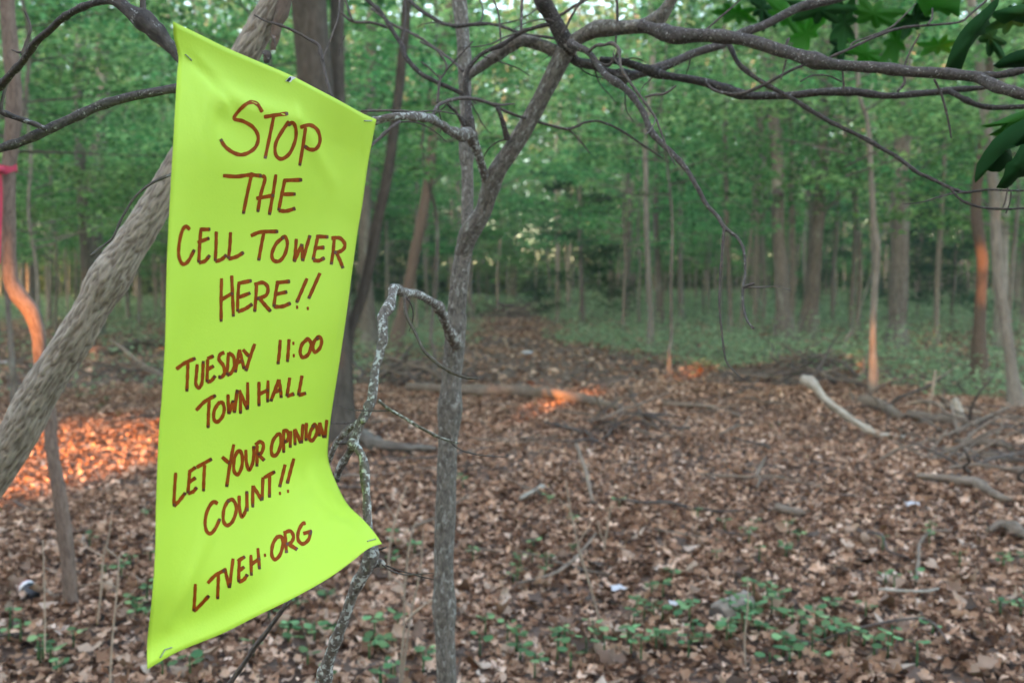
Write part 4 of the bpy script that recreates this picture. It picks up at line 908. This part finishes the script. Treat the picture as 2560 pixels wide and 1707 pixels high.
# burl on the trunk at right
kt = at(1944, 486, depth(gnd(1960, 862)) - .16)
V, F, bc = tube([kt + Vector((0, 0, -.22)), kt, kt + Vector((0, 0, .2))], [.05, .17, .05], seg=10, n=12, rough=.3)
par = [o for o in COL.objects if o.get('label', '').startswith('grey trunk with a dark burl')][0]
link('burl', pymesh('burl', V, F, True, {'bc': bc}), M['dark_bark'], par)

# ------------------------------------------------------------------ scattered forest
TREES = []
for x, y, k, lab in ((-5.6, 10.5, 0, 'leafy young tree just behind the crooked sapling at the far left'), (-3.4, 13.0, 1, 'leafy young tree between leaning trunk and poster'), (2.6, 15.5, 0, 'leafy young tree beside the drooping twig'), (-1.2, 14.5, 0, 'leafy young tree behind the forked sapling'), (-7.3, 9.3, 1, 'leafy tree reaching in from beyond the left edge'), (8.2, 10.2, 0, 'leafy tree reaching in from beyond the right edge')):
    plant_tree('near', x, y, lab, 'leafy young trees nearest the clearing', 1.0, k * 2.1 + x, 'young_tree', k); TREES.append((x, y))
def ok_spot(x, y, mind):
    for q in TREES + KEYPOS:
        if (q[0] - x) ** 2 + (q[1] - y) ** 2 < mind ** 2: return False
    return True
def clearing(x, y):                       # the leaf covered opening that runs away from the camera
    lim_r = np.interp(y, [0, 9, 13, 17.6, 23.5, 35, 50], [9, 8, 6.8, 3.9, 2.1, 1.6, 1.5]); lim_l = np.interp(y, [0, 10, 14, 22, 44, 60], [-9, -6, -3.2, -1.9, -1.9, -1.2])
    return lim_l < x < lim_r
ORD = 'first second third fourth fifth sixth seventh eighth ninth tenth eleventh twelfth thirteenth fourteenth fifteenth sixteenth seventeenth eighteenth'.split()
def place(kind, n, y0, y1, lab, grp, mind, sc=(.8, 1.15), xf=.62, xr=None, allow_clear=False, ordinal=None):
    c = 0; tries = 0; made = []
    while c < n and tries < n * 60:
        tries += 1
        y = math.sqrt(rnd.uniform(y0 ** 2, y1 ** 2)); x = rnd.uniform(-1, 1) * (y * xf + 3) if xr is None else rnd.uniform(*xr) * y
        if (not allow_clear and clearing(x, y)) or not ok_spot(x, y, mind): continue
        TREES.append((x, y)); made.append((x / y, plant_tree(kind, x, y, lab, grp, rnd.uniform(*sc)))); c += 1
    if ordinal:
        made.sort(key=lambda q: q[0])
        for i, (_, o) in enumerate(made): o['label'] = '%s of the %s, counted from the left' % (ORD[i], ordinal)
for x, y, k, lab in ((2.9, 24.5, 0, 'leafy tree right of the far end of the clearing'), (-2.6, 25.5, 2, 'leafy tree left of the far end of the clearing'), (1.4, 56, 3, 'leafy tree closing the far end of the clearing'), (-1.6, 60, 4, 'leafy tree behind the one closing the clearing'), (4.2, 31, 1, 'leafy tree behind the pale straight pole')):
    plant_tree('under', x, y, lab, 'leafy trees round the end of the clearing', 1.0, x, None, k); TREES.append((x, y))
for x, y, k, lab in ((-9.5, 21, 0, 'broad leafy tree overhanging the left background'),):
    plant_tree('canopy', x, y, lab, 'broad trees in the middle distance', .9, x, None, k); TREES.append((x, y))
place('under', 9, 17, 25, 'leafy green understory tree in the nearer part of the wood', 'nearer understory trees', 2.2, ordinal='nearer leafy understory trees')
place('under', 28, 25, 48, 'leafy green understory tree in the deeper part of the wood', 'deeper understory trees', 2.0)
place('canopy', 24, 28, 62, 'tall forest tree with grey trunk and high green crown', 'tall forest trees', 2.2)
place('pole', 70, 24, 55, 'thin pale pole-like tree in the distant wood', 'thin pole trees in the distance', 1.0, (.8, 1.3))
place('pole', 130, 48, 82, 'thin pole tree standing at the very back of the wood', 'thin pole trees at the back', .7, (1.0, 1.6), allow_clear=True)
place('dark', 7, 32, 52, 'dark bushy young tree deep in the wood', 'dark young trees', 3, (.8, 1.1), ordinal='dark bushy young trees deep in the wood')
place('under', 32, 46, 80, 'far leafy tree closing the view between the trunks', 'far leafy trees', 2.5, (1.1, 1.7), allow_clear=True)
place('canopy', 22, 64, 92, 'tall tree at the far back of the wood', 'trees at the back of the wood', 3, (.9, 1.3), allow_clear=True)

# far wood beyond, one leafy mass
g = np.random.default_rng(77); n = 140000
d = g.uniform(88, 108, n); x = g.uniform(-1, 1, n) * (d * .75); z = g.uniform(.02, 1, n) * 30
d[:22000] = g.uniform(80, 90, 22000); z[:22000] = g.uniform(0, 3.5, 22000); x[:22000] = g.uniform(-1, 1, 22000) * 66
v, t, c = scatter(np.stack([x, d, z], -1), g.uniform(.6, 1.2, n), g, .9, 'quad', 5, g.random(n))
tag(link('far_wood', npmesh('far_wood', v, t, False, c), M['foliage']), 'far green wood behind all the trunks', 'wood', None, 'stuff')

# ------------------------------------------------------------------ undergrowth
def undergrowth():
    g = np.random.default_rng(31); P, tin, sz = [], [], []
    r = random.Random(31); made = 0
    while made < 9000:
        y = math.sqrt(r.uniform(13.5 ** 2, 85 ** 2)); x = r.uniform(-1, 1) * (y * .6 + 2)
        if y < 55 and clearing(x - .3 if x > 0 else x + .3, y): continue
        dens = (1.0 if x > 0 else .6) + .6 * mnoise.noise(Vector((x * .22, y * .16, 3)))
        if x < 0: dens *= .7
        if y > 45: dens = 1
        if y < 15: dens *= .75
        if r.random() > dens: continue
        f = 1 + max(0, y - 25) / 30
        made += 1; m = int(r.uniform(14, 30)); w = r.uniform(.15, .45) * f; h = r.uniform(.2, .8) * (1.15 if x > 3 else .75) * min(f, 1.7)
        P.append(np.stack([g.normal(x, w, m), g.normal(y, w, m), float(hgt(x, y)) + g.uniform(.03, 1, m) * h], -1)); tin.append(np.clip(r.gauss(.45, .2) + g.normal(0, .15, m), 0, 1)); sz.append(g.uniform(.05, .14, m) * f)
    for k in range(1150):                     # along both edges of the clearing
        right_side = r.random() < .7; y = r.uniform(12.5, 26 if right_side else 34); e = abs(r.gauss(0, 3.0 if right_side else 1.8)) - r.random() * .9
        x = float(np.interp(y, [13, 17.6, 23.5, 35], [6.8, 3.9, 2.1, 1.6])) + e - .5 if right_side else float(np.interp(y, [10, 14, 22, 44], [-6, -3.2, -1.9, -1.9])) - e + .3
        m = int(r.uniform(10, 24)); w = r.uniform(.1, .35); h = r.uniform(.12, .5)
        P.append(np.stack([g.normal(x, w, m), g.normal(y, w, m), float(hgt(x, y)) + g.uniform(.03, 1, m) * h], -1)); tin.append(np.clip(r.gauss(.55, .2) + g.normal(0, .15, m), 0, 1)); sz.append(g.uniform(.04, .11, m))
    P = np.concatenate(P)
    return scatter(P, np.concatenate(sz), g, .7, 'quad', 5, np.concatenate(tin))
v, t, c = undergrowth()
tag(link('undergrowth', npmesh('undergrowth', v, t, False, c), M['undergrowth']), 'low green undergrowth beneath the trees', 'undergrowth', None, 'stuff')

# ------------------------------------------------------------------ logs and sticks
def ground_log(name, pts, w, mat, label, lifts=None, cat='log', group=None, **kw):
    P, rad = [], []
    for i, (x, y) in enumerate(pts):
        p = gnd(x, y); ww = float(np.interp(i / (len(pts) - 1), np.linspace(0, 1, len(w)), w))
        r_ = ww * depth(p) / FPX / 2; P.append(p + Vector((0, 0, r_ * .6 + .05 + (lifts[i] if lifts else 0)))); rad.append(r_)
    kw.setdefault('seg', 12); kw.setdefault('n', len(pts) * 9); kw.setdefault('knots', 4); kw.setdefault('rough', .18); kw.setdefault('wob', .14)
    return tag(tube_obj(name, P, rad, mat, None, **kw), label, cat, group)
DW = M['dead_wood']
ground_log('fallen_log', [(1020, 978), (1111, 988), (1200, 996), (1271, 994), (1330, 1000), (1407, 1008), (1480, 1022), (1550, 1036)], [22, 28, 30, 30, 29, 28, 25, 20], DW, 'long brown fallen log lying across the clearing behind the sapling')
# the bare white log with its raised end
dl = depth(gnd(2199, 1098))
wl = px_branch('bare_log', [(2004, 946), (2022, 954), (2040, 970), (2060, 994), (2110, 1036), (2164, 1069), (2199, 1086), (2264, 1094), (2290, 1100)], [19, 23, 18, 17, 16, 17, 15, 12, 7], dl + .3, dl - .1, M['white_wood'], None, seg=16, n=90, knots=5, rough=.16, wob=.14)
tag(wl, 'bare bone-white log propped with one end raised at the right', 'log')
ground_log('fallen_log', [(2150, 1016), (2190, 1030), (2217, 1041), (2253, 1059)], [20, 26, 27, 20], DW, 'short thick brown log just right of the white one')
ground_log('fallen_log', [(2270, 1056), (2320, 1064), (2380, 1070)], [24, 24, 18], DW, 'half-buried log below the yellowish stick')
ground_log('fallen_stick', [(2268, 1032), (2310, 1034), (2350, 1044), (2400, 1050), (2450, 1052)], [8, 9, 9, 10, 8], M['stalk'], 'yellowish stick lying between the logs at right', [.06, .08, .08, .06, .03], 'stick')
dl = depth(gnd(2406, 1052))
tag(px_branch('stump', [(2386, 996), (2392, 1012), (2400, 1034), (2408, 1056)], [18, 21, 20, 20], dl, dl, M['white_wood'], None, seg=12, rough=.1), 'short pale broken stump standing up among the sticks', 'stump')
ground_log('fallen_stick', [(2360, 1116), (2430, 1092), (2500, 1066), (2560, 1046)], [8, 8, 7, 5], DW, 'straight pale stick slanting up to the right edge', [.04, .08, .12, .16], 'stick')
ground_log('fallen_stick', [(2395, 1105), (2384, 1085), (2376, 1068)], [8, 8, 8], DW, 'short forked stick crossing the slanting one', [.02, .12, .2], 'stick')
ground_log('fallen_log', [(2290, 1210), (2355, 1218), (2402, 1228), (2435, 1232), (2460, 1244), (2490, 1262), (2525, 1272)], [12, 20, 23, 24, 22, 18, 12], DW, 'crooked weathered branch lying in the leaves at right')
ground_log('fallen_log', [(2470, 1352), (2500, 1340), (2530, 1345), (2560, 1362), (2620, 1390)], [16, 22, 24, 24, 22], DW, 'grey branch poking in at the right edge')
ground_log('fallen_log', [(2390, 1120), (2450, 1126), (2500, 1130), (2530, 1140)], [14, 18, 20, 14], DW, 'grey rotten log under the slanting stick at right')
ground_log('fallen_log', [(205, 890), (250, 888), (293, 886), (329, 872), (411, 868), (470, 866)], [18, 20, 20, 18, 18, 16], M['brown_bark'], 'dark brown log lying far back left of the poster')
ground_log('fallen_stick', [(280, 900), (310, 912), (357, 930), (411, 950), (450, 965)], [7, 9, 10, 10, 8], DW, 'slanting broken stick in front of the far left log', [.35, .22, .1, .04, .02], 'stick')
ground_log('exposed_root', [(880, 1110), (910, 1120), (950, 1134), (1010, 1140), (1090, 1138)], [46, 36, 26, 22, 12], M['oak_bark'], 'thick root running right from the foot of the broad oak', cat='root')
ground_log('fallen_log', [(1330, 778), (1400, 776), (1455, 774)], [9, 9, 8], DW, 'log stacked far back in the centre of the clearing', [.25, .3, .3])
ground_log('fallen_log', [(1190, 778), (1260, 780), (1330, 784)], [9, 9, 8], DW, 'far log lying level left of the dark young tree', [.2, .2, .15])
ground_log('fallen_log', [(1350, 790), (1420, 792), (1470, 794)], [8, 9, 8], M['brown_bark'], 'far brown log beneath the stacked one', [.05, .05, .05])
ground_log('fallen_stick', [(1660, 1022), (1760, 1028), (1850, 1050)], [10, 11, 8], DW, 'pale flat stick in the middle of the leaf litter', cat='stick')
ground_log('fallen_stick', [(1290, 1485), (1380, 1470), (1440, 1440), (1490, 1400)], [7, 8, 8, 5], DW, 'curved thin stick on the leaves right of the sapling', [0, .02, .05, .1], 'stick')
ground_log('fallen_stick', [(1300, 1268), (1330, 1252), (1358, 1236)], [9, 10, 10], M['white_wood'], 'short pale split stick right of the sapling', cat='stick')
ground_log('fallen_stick', [(1440, 1195), (1466, 1240), (1480, 1275)], [9, 10, 8], DW, 'short grey stick standing out of the litter in the middle', [.2, .1, .0], 'stick')
ground_log('fallen_stick', [(2020, 1640), (2160, 1608), (2280, 1594), (2330, 1605), (2372, 1640)], [5, 6, 6, 6, 4], M['twig_bark'], 'long thin bowed stick at the lower right', [0, .02, .03, .03, 0], 'stick')
ground_log('fallen_stick', [(1940, 1290), (1980, 1300), (2010, 1303)], [16, 18, 14], DW, 'stubby dark stick half under the leaves', cat='stick')
ground_log('fallen_stick', [(2195, 1500), (2300, 1506), (2345, 1498)], [7, 8, 6], M['white_wood'], 'split pale stick lying level at the lower right', cat='stick')
ground_log('fallen_stick', [(2290, 1480), (2295, 1430), (2300, 1390), (2330, 1368), (2370, 1355)], [8, 8, 7, 6, 5], DW, 'bent stick below the crooked weathered branch', [.0, .02, .03, .04, .02], 'stick')
# small scattered sticks
_sm = []
for k in range(6):
    r = random.Random(900 + k); pts = [Vector((-.3 + .12 * i, r.gauss(0, .02), .012 + abs(r.gauss(0, .01)))) for i in range(6)]
    V, F, bc = tube(pts, [.004, .007, .008, .007, .005, .003], seg=6, n=22, wob=.15, seed=k, knots=3); _sm.append(pymesh('dead_stick', V, F, True, {'bc': bc}))
    _sm[-1].materials.append(M['dead_wood'] if k % 2 else M['twig_bark'])
g = np.random.default_rng(8); sx, sy = wedge(110, 3.4, 14, g, .3)
for k in range(110):
    o = link('dead_stick', _sm[k % 6], None, None, (sx[k], sy[k], float(hgt(sx[k], sy[k])) + .035)); s = rnd.uniform(.5, 1.6)
    o.scale = (s, s, s); o.rotation_euler = (0, rnd.gauss(0, .12), rnd.uniform(0, 6.28))
    tag(o, 'small thin dead stick lying loose on the leaf litter', 'stick', 'small dead sticks scattered over the litter')
def brush(px, py, n, spread, size, label, high=.3):
    p = gnd(px, py); b = tag(empty('brush_pile', tuple(p)), label, 'brush pile')
    for k in range(n):
        x, y = rnd.gauss(0, spread), rnd.gauss(0, spread * .8)
        o = link('stick', _sm[rnd.randrange(6)], None, b, (x, y, float(hgt(p.x + x, p.y + y)) - p.z + rnd.uniform(.02, high) * math.exp(-(x * x + y * y) / spread ** 2)))
        q = size * rnd.uniform(.6, 1.6); o.scale = (q, q * 1.2, q * 1.2); o.rotation_euler = (0, rnd.gauss(0, .35), rnd.uniform(0, 6.28))
brush(1560, 1100, 45, .38, 1.0, 'dark heap of fine brushwood in the middle of the litter')
brush(2030, 925, 40, .6, 1.6, 'reddish heap of brush behind the white log', .4)
brush(2330, 985, 22, 1.2, 1.7, 'tangle of long sticks before the crooked trunk at right', .15)
brush(2420, 1090, 30, .7, 1.2, 'jumble of grey sticks among the logs at the right edge', .3)
brush(2480, 1180, 26, .5, 1.2, 'low brush in front of the grey rotten log', .2)
brush(990, 960, 45, .6, 1.8, 'fan of grey dead twigs behind the lichened branch', .35)
brush(1330, 790, 40, 2.2, 4.5, 'far pile of logs and brush closing the clearing', .7)
brush(310, 940, 24, .9, 1.6, 'scattered brush left of the poster', .2)
# round weathered log end in the foreground
p = gnd(1807, 1558); d = depth(p)
root = tag(empty('log_end', tuple(p)), 'round grey sawn log end sunk in the leaves at lower right', 'log')
dirv = Vector((.75, .6, .12)).normalized(); r_ = 33 * d / FPX; c0 = p + Vector((-.02, 0, r_ * .55))
tube_obj('log', [c0, c0 + dirv * .05, c0 + dirv * .12, c0 + dirv * .2], [r_ * .9, r_, r_, r_ * .95], M['rock'], root, seg=24, n=16, rough=.1)
V, F, bc = tube([c0 - dirv * .006, c0 - dirv * .001], [r_ * .78, r_ * .84], seg=24, n=4, rough=.06); link('cut_face', pymesh('cut_face', V, F, False, {'bc': bc}), M['twig_bark'], root)

# ------------------------------------------------------------------ dry stalks
def stalk(pts, w, d, label, grp='dry stalks standing in the litter', kids=()):
    b = tag(empty('dry_stalk', tuple(at(*pts[0], d))), label, 'stalk', grp)
    px_branch('stem', pts, w, d, d, M['stalk'], b, seg=6, n=len(pts) * 6, knots=3, wob=.1)
    for k in kids: px_branch('side_shoot', k, [4, 3, 2], d, d, M['stalk'], b, seg=5, n=12, knots=1)
dd = depth(gnd(1010, 1707)) - .1
stalk([(1000, 1720), (1004, 1640), (1010, 1560), (1011, 1480), (1020, 1390), (1030, 1330), (1040, 1305)], [8, 7, 6, 6, 6, 5, 4], dd, 'tallest dry stalk left of the sapling trunk', kids=[[(1010, 1465), (980, 1440), (970, 1410)], [(1020, 1400), (1045, 1385), (1065, 1380)]])
stalk([(1000, 1735), (1015, 1620), (1030, 1520), (1048, 1440), (1056, 1360), (1058, 1320)], [7, 6, 6, 5, 4, 3], dd, 'dry stalk leaning right beside the tallest one', kids=[[(1030, 1520), (1010, 1500), (1000, 1490)]])
stalk([(1010, 1556), (1040, 1528), (1075, 1502), (1112, 1477)], [6, 6, 5, 4], dd - .15, 'pale straw slanting across the front of the sapling trunk')
stalk([(975, 1450), (972, 1390), (985, 1310), (1005, 1250), (1016, 1215)], [6, 5, 5, 4, 3], dd + 1.2, 'dry stalk behind the lower right corner of the poster', kids=[[(990, 1300), (965, 1260), (955, 1235)]])
d4 = depth(gnd(270, 1720)) - .1
stalk([(275, 1720), (278, 1640), (285, 1550), (293, 1470), (298, 1395), (300, 1390)], [6, 5, 5, 4, 4, 3], d4, 'forked dry stalk left of the lower part of the poster', kids=[[(293, 1470), (262, 1455), (195, 1465)], [(288, 1520), (310, 1500), (340, 1470)]])
stalk([(243, 1560), (252, 1480), (258, 1400), (270, 1350), (278, 1300)], [5, 5, 4, 4, 3], d4 + .5, 'dry stalk just right of the crooked sapling', kids=[[(260, 1390), (235, 1378), (195, 1348)], [(265, 1370), (285, 1385), (300, 1400)]])
stalk([(112, 1640), (112, 1540), (110, 1440), (107, 1350)], [4, 4, 3, 3], d4, 'very thin straw left of the crooked sapling')
d5 = depth(gnd(1500, 1560))
stalk([(1502, 1560), (1480, 1480), (1455, 1400), (1440, 1340), (1425, 1270), (1415, 1200)], [7, 6, 6, 5, 4, 3], d5, 'leaning dry stalk in the middle of the litter', kids=[[(1445, 1360), (1462, 1330), (1480, 1300)], [(1425, 1270), (1405, 1255), (1395, 1245)]])
stalk([(1518, 1470), (1508, 1400), (1515, 1340), (1525, 1280), (1532, 1260)], [6, 5, 5, 4, 3], d5 + .8, 'short dry stalk right of the leaning one', kids=[[(1512, 1360), (1500, 1330), (1495, 1300)]])
stalk([(1865, 1690), (1862, 1600), (1870, 1500), (1868, 1440)], [4, 4, 3, 3], depth(gnd(1865, 1690)), 'thin straw rising beside the round log end')
stalk([(2320, 1060), (2326, 1010), (2334, 960), (2338, 925)], [5, 5, 6, 4], depth(gnd(2320, 1060)), 'tall pale grass stalk among the logs at right')

# ------------------------------------------------------------------ seedlings with heart-shaped leaves
def heart_leaf(seed):
    r = random.Random(seed); m = 14; rim = []
    for i in range(m):
        th = 2 * math.pi * i / m; rr = .5 * (1 - .22 * math.cos(th) ** 2) * (1 + .18 * math.sin(th) ) * r.uniform(.94, 1.06)
        if abs(th - math.pi * 1.5) < .3: rr *= .72
        rim.append((math.cos(th) * rr, math.sin(th) * rr + .42))
    V = [(0, .42, -.03)] + [(x * .55, (y - .42) * .55 + .42, .0) for x, y in rim] + [(x, y, r.uniform(-.05, .03) - .12 * abs(x)) for x, y in rim]
    F = [(0, 1 + i, 1 + (i + 1) % m) for i in range(m)] + [(1 + i, 1 + m + i, 1 + m + (i + 1) % m, 1 + (i + 1) % m) for i in range(m)]
    me = pymesh('leaf', V, F, True, {'tint': [(r.random(), r.random(), .5)] * len(V)}); me.materials.append(M['seedling'])
    return me
HL = [heart_leaf(k) for k in range(7)]
V, F, bc = tube([Vector((0, 0, -.03)), Vector((.004, 0, .4)), Vector((0, .006, 1))], [.022, .016, .012], seg=5, n=6); STM = pymesh('stem', V, F, True, {'bc': bc}); STM.materials.append(M['seedling'])
def seedling(p, n, size, label, grp):
    b = tag(empty('seedling', tuple(p)), label, 'seedling', grp); h = rnd.uniform(.03, .10)
    s = link('stem', STM, None, b, (0, 0, 0)); s.scale = (.25, .25, h)
    for k in range(n):
        az = k * 2.4 + rnd.uniform(-.5, .5); o = link('leaf', HL[rnd.randrange(7)], None, b, (math.cos(az) * .012, math.sin(az) * .012, h * rnd.uniform(.7, 1.05)))
        q = size * rnd.uniform(.7, 1.25); o.scale = (q, q, q); o.rotation_euler = (rnd.uniform(-.2, .35), rnd.gauss(0, .2), az - math.pi / 2)
SEED = [ # photograph pixel clusters: centre, spread, number, what sets them apart
 ((690, 1610), (90, 55), 15, 'green heart-leaved seedling under the lower edge of the poster', 'seedlings under the poster'),
 ((950, 1650), (70, 50), 12, 'green heart-leaved seedling between the lichened branch and sapling foot', 'seedlings at the foot of the branch'),
 ((980, 1420), (30, 50), 4, 'small green seedling among the dry stalks by the poster corner', 'seedlings among the stalks'),
 ((1690, 1640), (110, 50), 14, 'green seedling in the patch at the bottom centre', 'seedlings at the bottom centre'),
 ((1890, 1590), (80, 60), 16, 'green seedling in the lush patch below the log end', 'seedlings below the log end'),
 ((2080, 1640), (110, 40), 16, 'broad green seedling in the lower right patch', 'seedlings at the lower right'),
 ((1330, 1680), (70, 25), 7, 'green seedling at the bottom edge right of the sapling', 'seedlings by the sapling foot'),
 ((1450, 1640), (60, 40), 7, 'green seedling between the sapling foot and bottom centre patch', 'seedlings near the sapling'),
 ((350, 1480), (45, 90), 10, 'small green seedling between crooked sapling and poster', 'seedlings left of the poster'),
 ((140, 1670), (60, 40), 8, 'green seedling in the lower left corner', 'seedlings in the lower left corner'),
 ((1650, 1540), (40, 40), 7, 'green seedling left of the round log end', 'seedlings left of the log end'),
 ((1930, 1360), (60, 20), 7, 'small green seedling above the round log end', 'seedlings above the log end'),
 ((2510, 1440), (35, 30), 4, 'light green seedling at the right edge', 'seedlings at the right edge'),
 ((2540, 1540), (30, 30), 4, 'green seedling near the lower right corner', 'seedlings near the corner'),
 ((1290, 1450), (60, 40), 6, 'tiny green seedling in the litter right of the sapling trunk', 'seedlings right of the sapling'),
 ((1600, 1350), (250, 60), 8, 'tiny lone green seedling in the middle litter', 'seedlings in the middle litter'),
 ((310, 1010), (80, 30), 6, 'green sprout in the litter behind the leaning trunk', 'sprouts behind the leaning trunk'),
 ((2300, 1440), (90, 60), 7, 'small green seedling in the right-hand litter', 'seedlings in the right litter'),
]
for (cx, cy), (wx, wy), n, lab, grp in SEED:
    for k in range(int(n * 1.2)):
        y = min(cy + rnd.gauss(0, wy * 1.0), 1790); p = gnd(cx + rnd.gauss(0, wx * 1.1), y, .035)
        seedling(p, rnd.choice((2, 3, 4, 4, 5)), (.042 if cy > 1560 else .034) * (1.0 if p.y < 6 else 1.2), lab, grp)

# ------------------------------------------------------------------ rubbish
p = gnd(68, 1502); r_ = .036
can = tag(empty('drink_can', tuple(p)), 'dark discarded drink can with white and red end, lying far left', 'can')
ax = Vector((-.55, .45, .22)).normalized(); c0 = p + Vector((.02, 0, .045))
def can_part(name, a, b, ra, rb_, mat):
    V, F, bc = tube([c0 + ax * a, c0 + ax * ((a + b) / 2), c0 + ax * b], [ra, max(ra, rb_), rb_], seg=22, n=8, wob=.03, seed=4); link(name, pymesh(name, V, F), M[mat], can)
can_part('body', -.055, .03, r_, r_, 'can_dark'); can_part('band', .0305, .052, r_, r_ * .98, 'can_white'); can_part('rim', .0525, .062, r_ * .98, r_ * .78, 'can_red'); can_part('base', -.064, -.0555, r_ * .75, r_ * .98, 'can_dark')
def scrap(px, py, s, label):
    p = gnd(px, py, .05); r = random.Random(px); V = []
    for i in range(4):
        for j in range(4): V.append(p + Vector(((i - 1.5) * s * .4 + r.gauss(0, s * .06), (j - 1.5) * s * .3, .35 * s * r.random() + .01)))
    F = [(i * 4 + j, i * 4 + j + 1, i * 4 + j + 5, i * 4 + j + 4) for i in range(3) for j in range(3)]
    o = link('paper_scrap', pymesh('paper_scrap', V, F, False), M['litter_white']); tag(o, label, 'litter')
scrap(1318, 893, .16, 'white crumpled scrap far back in the clearing'); scrap(1545, 1503, .06, 'tiny white scrap by the leaning dry stalk')
scrap(1690, 1542, .05, 'small white scrap left of the round log end'); scrap(2278, 1288, .07, 'pale scrap below the crooked weathered branch'); scrap(8, 920, .12, 'white scrap in the litter at the far left edge')

# ------------------------------------------------------------------ unseen leaf screen added behind the camera to block the low sun
BEAMS = []  # gaps cut through the added screen so sun flecks land at chosen spots
def beam(p, ra, rz): BEAMS.append((Vector(p).dot(SP), Vector(p).dot(SH), p.z, ra, rz))
beam(gnd(110, 1150), 1.45, .32); beam(gnd(300, 1120), .8, .24)
D = depth(gnd(180, 1527))
for y in (725, 800, 875): beam(at(60 if y < 790 else 98, y, D), .03, .03)

beam(gnd(1230, 995, .2), .14, -.02)
d = depth(gnd(2183, 982))
for y in (800, 850, 900, 945): beam(at(2183, y, d), .0, .02)
d = depth(gnd(2448, 958))
for y in (630, 750): beam(at(2454, y, d), .02, .0)
beam(gnd(1735, 925), .15, .0); beam(gnd(320, 880, .1), .2, .05); 
beam(gnd(1270, 815), .1, -.1)
g = np.random.default_rng(55); n = 150000
a = g.uniform(-64, 84, n); z = g.uniform(-.3, 27, n) ; s = 38 + g.uniform(-2, 2, n)
keep = np.ones(n, bool); tn = math.tan(SUN_EL)
for (ba, bs, bz, ra, rz) in BEAMS:
    zr = bz + (s - bs) * tn
    keep &= ((a - ba) / (ra + .3)) ** 2 + ((z - zr) / (rz + .3)) ** 2 > 1
a, z, s = a[keep], z[keep], s[keep]; n = len(a)
P = np.outer(a, np.array(SP)) + np.outer(s, np.array(SH)) + np.stack([0 * z, 0 * z, z], -1)
nrm = np.array(SUND)[None] + g.normal(0, .35, (n, 3)); nrm /= np.linalg.norm(nrm, axis=1, keepdims=True)
dx = np.cross(nrm, g.normal(0, 1, (n, 3))); dx /= np.linalg.norm(dx, axis=1, keepdims=True); dy = np.cross(nrm, dx)
hs = g.uniform(.32, .46, n)[:, None]
V = np.stack([P - dx * hs, P + dy * hs * .85, P + dx * hs, P - dy * hs * .85], 1).reshape(-1, 3); T = (np.arange(n)[:, None] * 4 + np.array([[0, 1, 2, 3]]))
tag(link('sun_screen_leaves', npmesh('sun_screen_leaves', V, T, False, np.repeat(g.random((n, 3)), 4, 0)), M['foliage']), 'unseen leaf screen added behind the camera against the low sun', 'wood', None, 'stuff')

# ------------------------------------------------------------------ damp woodland air
HZ = 0.0012
me = pymesh('haze', [(x, y, z) for x in (-140, 140) for y in (-60, 190) for z in (-2, 45)], [(0, 1, 3, 2), (4, 6, 7, 5), (0, 4, 5, 1), (2, 3, 7, 6), (0, 2, 6, 4), (1, 5, 7, 3)], False)
hm = bpy.data.materials.new('woodland_air'); hm.use_nodes = True; hn = hm.node_tree; hn.nodes.clear()
ho = hn.nodes.new('ShaderNodeOutputMaterial'); hv = hn.nodes.new('ShaderNodeVolumePrincipled')
hv.inputs['Color'].default_value = (.9, .95, .93, 1); hv.inputs['Density'].default_value = HZ; hv.inputs['Anisotropy'].default_value = .2
hn.links.new(hv.outputs[0], ho.inputs['Volume'])
tag(link('haze', me, hm), 'thin damp haze hanging between the trees', 'haze', None, 'stuff')
